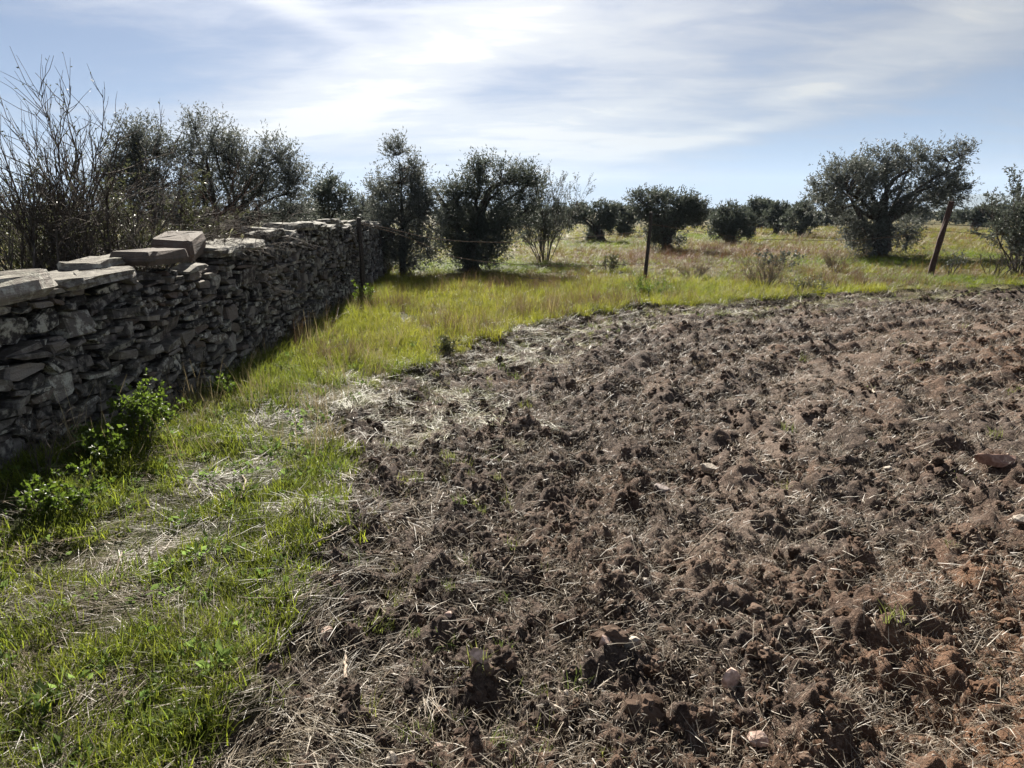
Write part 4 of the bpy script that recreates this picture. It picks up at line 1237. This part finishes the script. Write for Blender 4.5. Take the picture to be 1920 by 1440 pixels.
GREEN_T = [tuft('grass_tuft', M_BLADE, dict(n=26, L=(0.04, 0.13), lean=(2, 45), curl=(10, 80), W=(0.003, 0.006), spread=0.06)) for _ in range(5)]
LONG_T = [tuft('grass_tuft', M_BLADE, dict(n=26, L=(0.10, 0.28), lean=(2, 35), curl=(10, 75), W=(0.003, 0.006), spread=0.08)) for _ in range(5)]
STALK_T = [tuft('dry_grass_tuft', M_STRAW, dict(n=12, L=(0.18, 0.45), lean=(0, 30), curl=(0, 35), W=(0.0025, 0.005), spread=0.10),
                dict(n=14, L=(0.08, 0.2), lean=(10, 70), curl=(0, 60), W=(0.003, 0.006), spread=0.10)) for _ in range(4)]
LYING_T = [tuft('straw_mat', M_STRAW, dict(n=34, L=(0.04, 0.19), lean=(68, 98), curl=(-25, 30), W=(0.0013, 0.003), spread=0.12, comb=0.45)) for _ in range(6)]
STRAW_T = [tuft('straw_piece', M_STRAW, dict(n=9, L=(0.025, 0.13), lean=(50, 96), curl=(-25, 25), W=(0.0013, 0.003), spread=0.13)) for _ in range(8)]
CHAFF_T = [tuft('chaff', M_STRAW, dict(n=34, L=(0.010, 0.045), lean=(45, 97), curl=(-30, 30), W=(0.0013, 0.003), spread=0.12, nseg=2)) for _ in range(6)]
ROSE_T = [rosette('weed_rosette', 16, 0.045, M_BLADE) for _ in range(5)]


def clod_src(name, seed, sub=2):
    import bmesh
    bm = bmesh.new(); bmesh.ops.create_icosphere(bm, subdivisions=sub, radius=1.0)
    V = np.array([v.co[:] for v in bm.verts]); F_ = np.array([[v.index for v in f.verts] for f in bm.faces]); bm.free()
    V = V * (0.75 + 0.75 * (value3(V * 1.3 + seed * 9, 3)[:, None] - 0.3) + 0.55 * (value3(V * 3.1 + seed * 5, 4)[:, None] - 0.5) + 0.30 * (value3(V * 7.5 + seed * 3, 6)[:, None] - 0.5))
    V = V * np.array([1, 0.85, 0.65])
    return src(name, mesh_from(name, V, None, F_, mat=M_CLOD, smooth=False))


CLOD_S = [clod_src('soil_clod', i, 3) for i in range(8)]
PEB_S = [clod_src('pebble', 20 + i, 1) for i in range(5)]


def colour(n, a, b, j=0.15):
    t = rng.random((n, 1)); c = np.array(a) * (1 - t) + np.array(b) * t
    return np.clip(c * (1 + j * rng.normal(size=(n, 1))), 0.004, 0.9)


def put_scatter(name, x, y, sources, scale, col, tilt=0.15, dz=0.0, zs=None, comb=False):
    n = len(x); z = height(x, y) + dz
    rot = np.stack([rng.normal(size=n) * tilt, rng.normal(size=n) * tilt, rng.uniform(0, 6.28, n)], 1)
    if comb: rot[:, 2] = 5.0 * fbm2(x, y, 1.6, 2, 120) + rng.normal(size=n) * 0.35
    s = np.stack([scale, scale, scale if zs is None else zs], 1)
    return scatter(name, np.stack([x, y, z], 1), rot, s, rng.integers(0, len(sources), n), col, sources)


def ground_cover():
    # --- green grass of strip and foreground
    x, y, r = sample(0.7, 16, 1800, 1.15)
    m, sd = soil_mask(x, y)
    patch = fbm2(x, y, 1.1, 3, 91); fine = fbm2(x, y, 3.5, 2, 93)
    red, dry, gr = zones(x, y)
    strip = np.exp(-((x - wall_x(y) - 0.30) / 0.35) ** 2) * (y > 3.2)
    mow = sstep(0.0, 0.15, m) * 0
    BARE = [(*P(430, 900)[:2], .45, .30, 1), (*P(330, 1010)[:2], .40, .16, 1), (*P(590, 790)[:2], .40, .6, .9), (*P(170, 1050)[:2], .35, .15, .8), (*P(520, 860)[:2], .2, .3, .8), (*P(300, 1130)[:2], .2, .12, .7), (*P(700, 720)[:2], .4, .5, .7)]
    LUSH = [(*P(575, 900)[:2], .16, .45, 1), (*P(380, 1180)[:2], .22, .3, .7), (*P(120, 945)[:2], .3, .35, 1), (*P(250, 1350)[:2], .3, .2, .6), (*P(500, 1010)[:2], .15, .2, .9)]
    bare = blobmask(x, y, BARE); lush = blobmask(x, y, LUSH)
    p = np.clip(0.54 + 1.3 * patch + 0.8 * fine + 0.9 * strip + 0.35 * (y > 6) - 1.0 * bare + 0.7 * lush + 0.3 * ((y < 2.6) & (x < -1.1)), 0.015, 1) * (1 - m) ** 1.5
    ok = (rng.random(len(x)) < p) & ~behind_wall(x, y)
    x, y, r, st = x[ok], y[ok], r[ok], strip[ok]
    yel = np.clip(sstep(5.5, 8, y) * sstep(0.1, 0.7, x - wall_x(y)) + 0.35 * fbm2(x, y, 2, 2, 95), 0, 1)[:, None]
    gr = blobmask(x, y, GREEN)[:, None]; yel = yel * (1 - 0.8 * gr)
    c = colour(len(x), (0.066, 0.104, 0.012), (0.178, 0.208, 0.018), 0.28) * (1 - yel) + colour(len(x), (0.150, 0.178, 0.014), (0.245, 0.235, 0.026), 0.2) * yel
    sc = rng.uniform(0.7, 1.25, len(x)) * np.clip(0.85 + r * 0.035, 0.8, 1.5)
    lo = (y > 5.5) & (rng.random(len(x)) < 0.55)
    put_scatter('short_grass', x[~lo], y[~lo], GREEN_T, sc[~lo], c[~lo])
    put_scatter('long_grass', x[lo], y[lo], LONG_T, sc[lo] * 0.7, c[lo])
    # --- broad-leaved weeds
    x, y, r = sample(0.8, 9, 330, 1.1); m, sd = soil_mask(x, y)
    p = np.clip(0.25 + 1.3 * fbm2(x, y, 1.4, 3, 96) + 0.25 * (x < -1.2), 0, 1) * (m < 0.2)
    ok = (rng.random(len(x)) < p) & ~behind_wall(x, y); x, y = x[ok], y[ok]
    put_scatter('low_weeds', x, y, ROSE_T, rng.uniform(0.5, 1.15, len(x)), colour(len(x), (0.07, 0.12, 0.03), (0.13, 0.19, 0.05), 0.2))
    # --- straw lying in the strip, and on the soil near its edge
    x, y, r = sample(0.7, 14, 620, 1.1); m, sd = soil_mask(x, y)
    patch = fbm2(x, y, 1.1, 3, 91)
    p = np.clip(0.40 - 1.2 * patch + 0.9 * blobmask(x, y, BARE) - 0.5 * blobmask(x, y, LUSH), 0.05, 1) * (m < 0.6) * (y < 6.5) + 0.10 * (m < 0.5) + np.clip(np.exp(-(sd / 0.55) ** 2) * (0.55 + fbm2(x, y, 1.5, 2, 97)), 0, 1) * 0.6
    ok = (rng.random(len(x)) < p) & ~behind_wall(x, y); x, y, r = x[ok], y[ok], r[ok]
    put_scatter('lying_straw', x, y, LYING_T, rng.uniform(0.6, 1.2, len(x)) * np.clip(0.9 + r * 0.04, 1, 1.5), colour(len(x), (0.075, 0.060, 0.043), (0.25, 0.20, 0.145), 0.3), 0.12, 0.012, comb=True)
    # --- straw and chaff over the ploughed field
    x, y, r = sample(0.7, 17, 680, 1.05); m, sd = soil_mask(x, y)
    p = np.clip(0.5 + 1.1 * fbm2(x, y, 1.6, 3, 98), 0.06, 1) * (m > 0.4)
    ok = rng.random(len(x)) < p; x, y, r = x[ok], y[ok], r[ok]
    put_scatter('loose_straw', x, y, STRAW_T, rng.uniform(0.6, 1.2, len(x)) * np.clip(0.85 + r * 0.06, 1, 1.9), colour(len(x), (0.13, 0.105, 0.085), (0.40, 0.345, 0.275), 0.2), 0.25, 0.012)
    x, y, r = sample(0.7, 16, 1100, 1.0); m, sd = soil_mask(x, y)
    p = np.clip(0.55 + 1.0 * fbm2(x, y, 2.3, 3, 99), 0.08, 1) * (m > 0.3)
    ok = rng.random(len(x)) < p; x, y, r = x[ok], y[ok], r[ok]
    put_scatter('straw_chaff', x, y, CHAFF_T, rng.uniform(0.7, 1.3, len(x)) * np.clip(0.85 + r * 0.07, 1, 2.0), colour(len(x), (0.075, 0.056, 0.045), (0.31, 0.25, 0.195), 0.25), 0.2, 0.006)
    # --- clods and pebbles
    x, y, r = sample(0.7, 19, 2100, 1.2); m, sd = soil_mask(x, y)
    p = np.clip(0.5 + 1.0 * fbm2(x, y, 1.9, 3, 100), 0.08, 1) * (m > 0.5)
    ok = rng.random(len(x)) < p; x, y, r = x[ok], y[ok], r[ok]
    sz = 0.006 + 0.030 * rng.random(len(x)) ** 3.5 + 0.0020 * r; sz = np.where(rng.random(len(x)) < 0.022, sz + rng.uniform(0.012, 0.042, len(x)), sz)
    rust = (blobmask(x, y, [(2.6, 1.6, 1.6, 1.4, 0.9), (7.5, 7, 3, 3, .6)]) + 0.2 * rng.random(len(x)))[:, None]
    c = colour(len(x), (0.026, 0.019, 0.016), (0.138, 0.102, 0.080), 0.3) * (1 - rust) + rust * np.array([0.16, 0.088, 0.050])
    put_scatter('soil_clods', x, y, CLOD_S, sz, c, 0.6, 0.0)
    x, y, r = sample(0.8, 7, 90, 1.0); m, sd = soil_mask(x, y); ok = m > 0.6; x, y = x[ok], y[ok]
    put_scatter('pebbles', x, y, PEB_S, 0.004 + 0.010 * rng.random(len(x)) ** 2, colour(len(x), (0.30, 0.22, 0.17), (0.55, 0.47, 0.38), 0.15), 0.6, 0.004)
    # --- thin green in the field: sparse tufts and a mown fringe along the edge
    x, y, r = sample(0.9, 18, 260, 1.1); m, sd = soil_mask(x, y)
    fringe = np.exp(-((sd - 0.45) / 0.6) ** 2) * np.clip(0.5 + 0.25 * (y > 6) + 1.3 * fbm2(x, y, 0.8, 3, 101), 0, 1)
    p = (0.9 * fringe + 0.012 + 0.25 * np.clip(fbm2(x, y, 0.9, 3, 102) - 0.32, 0, 1)) * (m > 0.3)
    ok = rng.random(len(x)) < p; x, y, r = x[ok], y[ok], r[ok]
    put_scatter('sparse_grass', x, y, GREEN_T, rng.uniform(0.5, 1.0, len(x)) * np.clip(0.8 + 0.04 * r, .8, 1.5), colour(len(x), (0.09, 0.13, 0.03), (0.17, 0.18, 0.05), 0.2))
    # --- the meadow beyond, near and far
    x, y, r = sample(11, 75, 2600, 1.55, R(56)); m, sd = soil_mask(x, y)
    red, dry, gr = zones(x, y)
    ok = (m < 0.35) & (sd < 0.1) & (rng.random(len(x)) < np.clip(0.75 + fbm2(x, y, 1.2, 2, 103), 0.2, 1)); x, y, r, red, dry, gr = x[ok], y[ok], r[ok], red[ok], dry[ok], gr[ok]
    u = rng.random(len(x))
    isred = u < red; isdry = ~isred & (rng.random(len(x)) < dry * 0.55)
    g = ~isred & ~isdry
    sc = rng.uniform(0.8, 1.3, len(x)) * np.clip(1.0 + (r - 12) * 0.035, 1, 3.0)
    zs = rng.uniform(0.8, 1.2, len(x)) * np.clip(1.0 + (r - 12) * 0.012, 1, 1.6)
    gg = gr[:, None]
    cg = colour(len(x), (0.095, 0.130, 0.008), (0.180, 0.188, 0.014), 0.2) * (1 - gg) + colour(len(x), (0.075, 0.130, 0.008), (0.130, 0.185, 0.012), 0.2) * gg
    cd = colour(len(x), (0.145, 0.088, 0.016), (0.23, 0.145, 0.032), 0.2); cr = colour(len(x), (0.095, 0.040, 0.022), (0.165, 0.078, 0.045), 0.2)
    put_scatter('meadow_grass', x[g], y[g], LONG_T, sc[g], cg[g], 0.2, 0, zs[g] * 0.55)
    put_scatter('dry_meadow_grass', x[isdry], y[isdry], STALK_T, sc[isdry], cd[isdry], 0.15, 0, zs[isdry] * 0.55)
    put_scatter('reddish_meadow_grass', x[isred], y[isred], STALK_T, sc[isred], cr[isred], 0.15, 0, zs[isred] * 0.8)
    # --- dry stalks standing in the near strip
    x, y, r = sample(4.5, 15, 190, 0.9); m, sd = soil_mask(x, y)
    p = np.clip(0.35 + 1.2 * fbm2(x, y, 0.9, 3, 104), 0, 1) * (m < 0.2) * (0.5 + 0.8 * (sd > -0.9))
    ok = (rng.random(len(x)) < p) & ~behind_wall(x, y); x, y = x[ok], y[ok]
    put_scatter('dry_grass', x, y, STALK_T, rng.uniform(0.6, 1.1, len(x)), colour(len(x), (0.22, 0.17, 0.09), (0.36, 0.29, 0.16), 0.2), 0.2)

    # --- dead brown weeds standing in clumps, and cut grass lying on the soil along the edge
    DEAD = [(*P(px, py)[:2], a, b, w) for (px, py, a, b, w) in [(620, 672, .30, .35, 1), (725, 580, .5, .5, .9), (835, 610, .4, .5, .6), (1010, 590, .6, .5, .9), (1130, 572, .8, .5, .9), (905, 640, .25, .3, .9),
            (1430, 530, .8, .5, .8), (1000, 545, 1.6, .5, .8), (1280, 560, .5, .4, .6), (560, 640, .3, .5, .5), (1640, 530, 1.2, .5, .7), (1560, 535, .6, .4, .7)]]
    x, y, r = sample(4.5, 19, 1000, 0.75); m, sd = soil_mask(x, y)
    ok = (rng.random(len(x)) < blobmask(x, y, DEAD) * np.clip(0.6 + 1.2 * fbm2(x, y, 2.4, 2, 105), 0, 1)) & ~behind_wall(x, y) & (m < 0.3); x, y = x[ok], y[ok]
    put_scatter('dead_weeds', x, y, STALK_T, rng.uniform(0.6, 1.15, len(x)), colour(len(x), (0.075, 0.042, 0.027), (0.17, 0.105, 0.065), 0.2), 0.25)
    x, y, r = sample(4.6, 18, 520, 0.95); m, sd = soil_mask(x, y)
    p = sstep(-0.1, 0.1, sd) * (1 - sstep(0.7, 1.6, sd)) * np.clip(0.45 + 1.2 * fbm2(x, y, 1.0, 3, 106), 0, 1)
    ok = rng.random(len(x)) < p; x, y, r = x[ok], y[ok], r[ok]
    put_scatter('cut_grass', x, y, LYING_T, rng.uniform(0.7, 1.2, len(x)) * np.clip(0.85 + r * 0.05, 1, 1.6), colour(len(x), (0.09, 0.10, 0.025), (0.26, 0.235, 0.115), 0.25), 0.15, 0.012, comb=True)


ground_cover()


# ------------------------------------------------------------------ haze in the air
def build_haze():
    x, y0, y1, z0, z1 = 6800, -6800, 6800, -4, 320
    V = [[sx * x, y, z] for z in (z0, z1) for (sx, y) in ((-1, y0), (1, y0), (1, y1), (-1, y1))]
    Q = [[3, 2, 1, 0], [4, 5, 6, 7], [0, 1, 5, 4], [1, 2, 6, 5], [2, 3, 7, 6], [3, 0, 4, 7]]
    m, t, out = new_mat('haze_air')
    v = t.new('ShaderNodeVolumePrincipled')
    v.inputs['Color'].default_value = (0.62, 0.78, 1.0, 1); v.inputs['Density'].default_value = 0.00013; v.inputs['Anisotropy'].default_value = 0.0
    t.l.new(v.outputs[0], out.inputs['Volume'])
    link('haze', mesh_from('haze', V, Q, mat=m), kind='stuff')


build_haze()
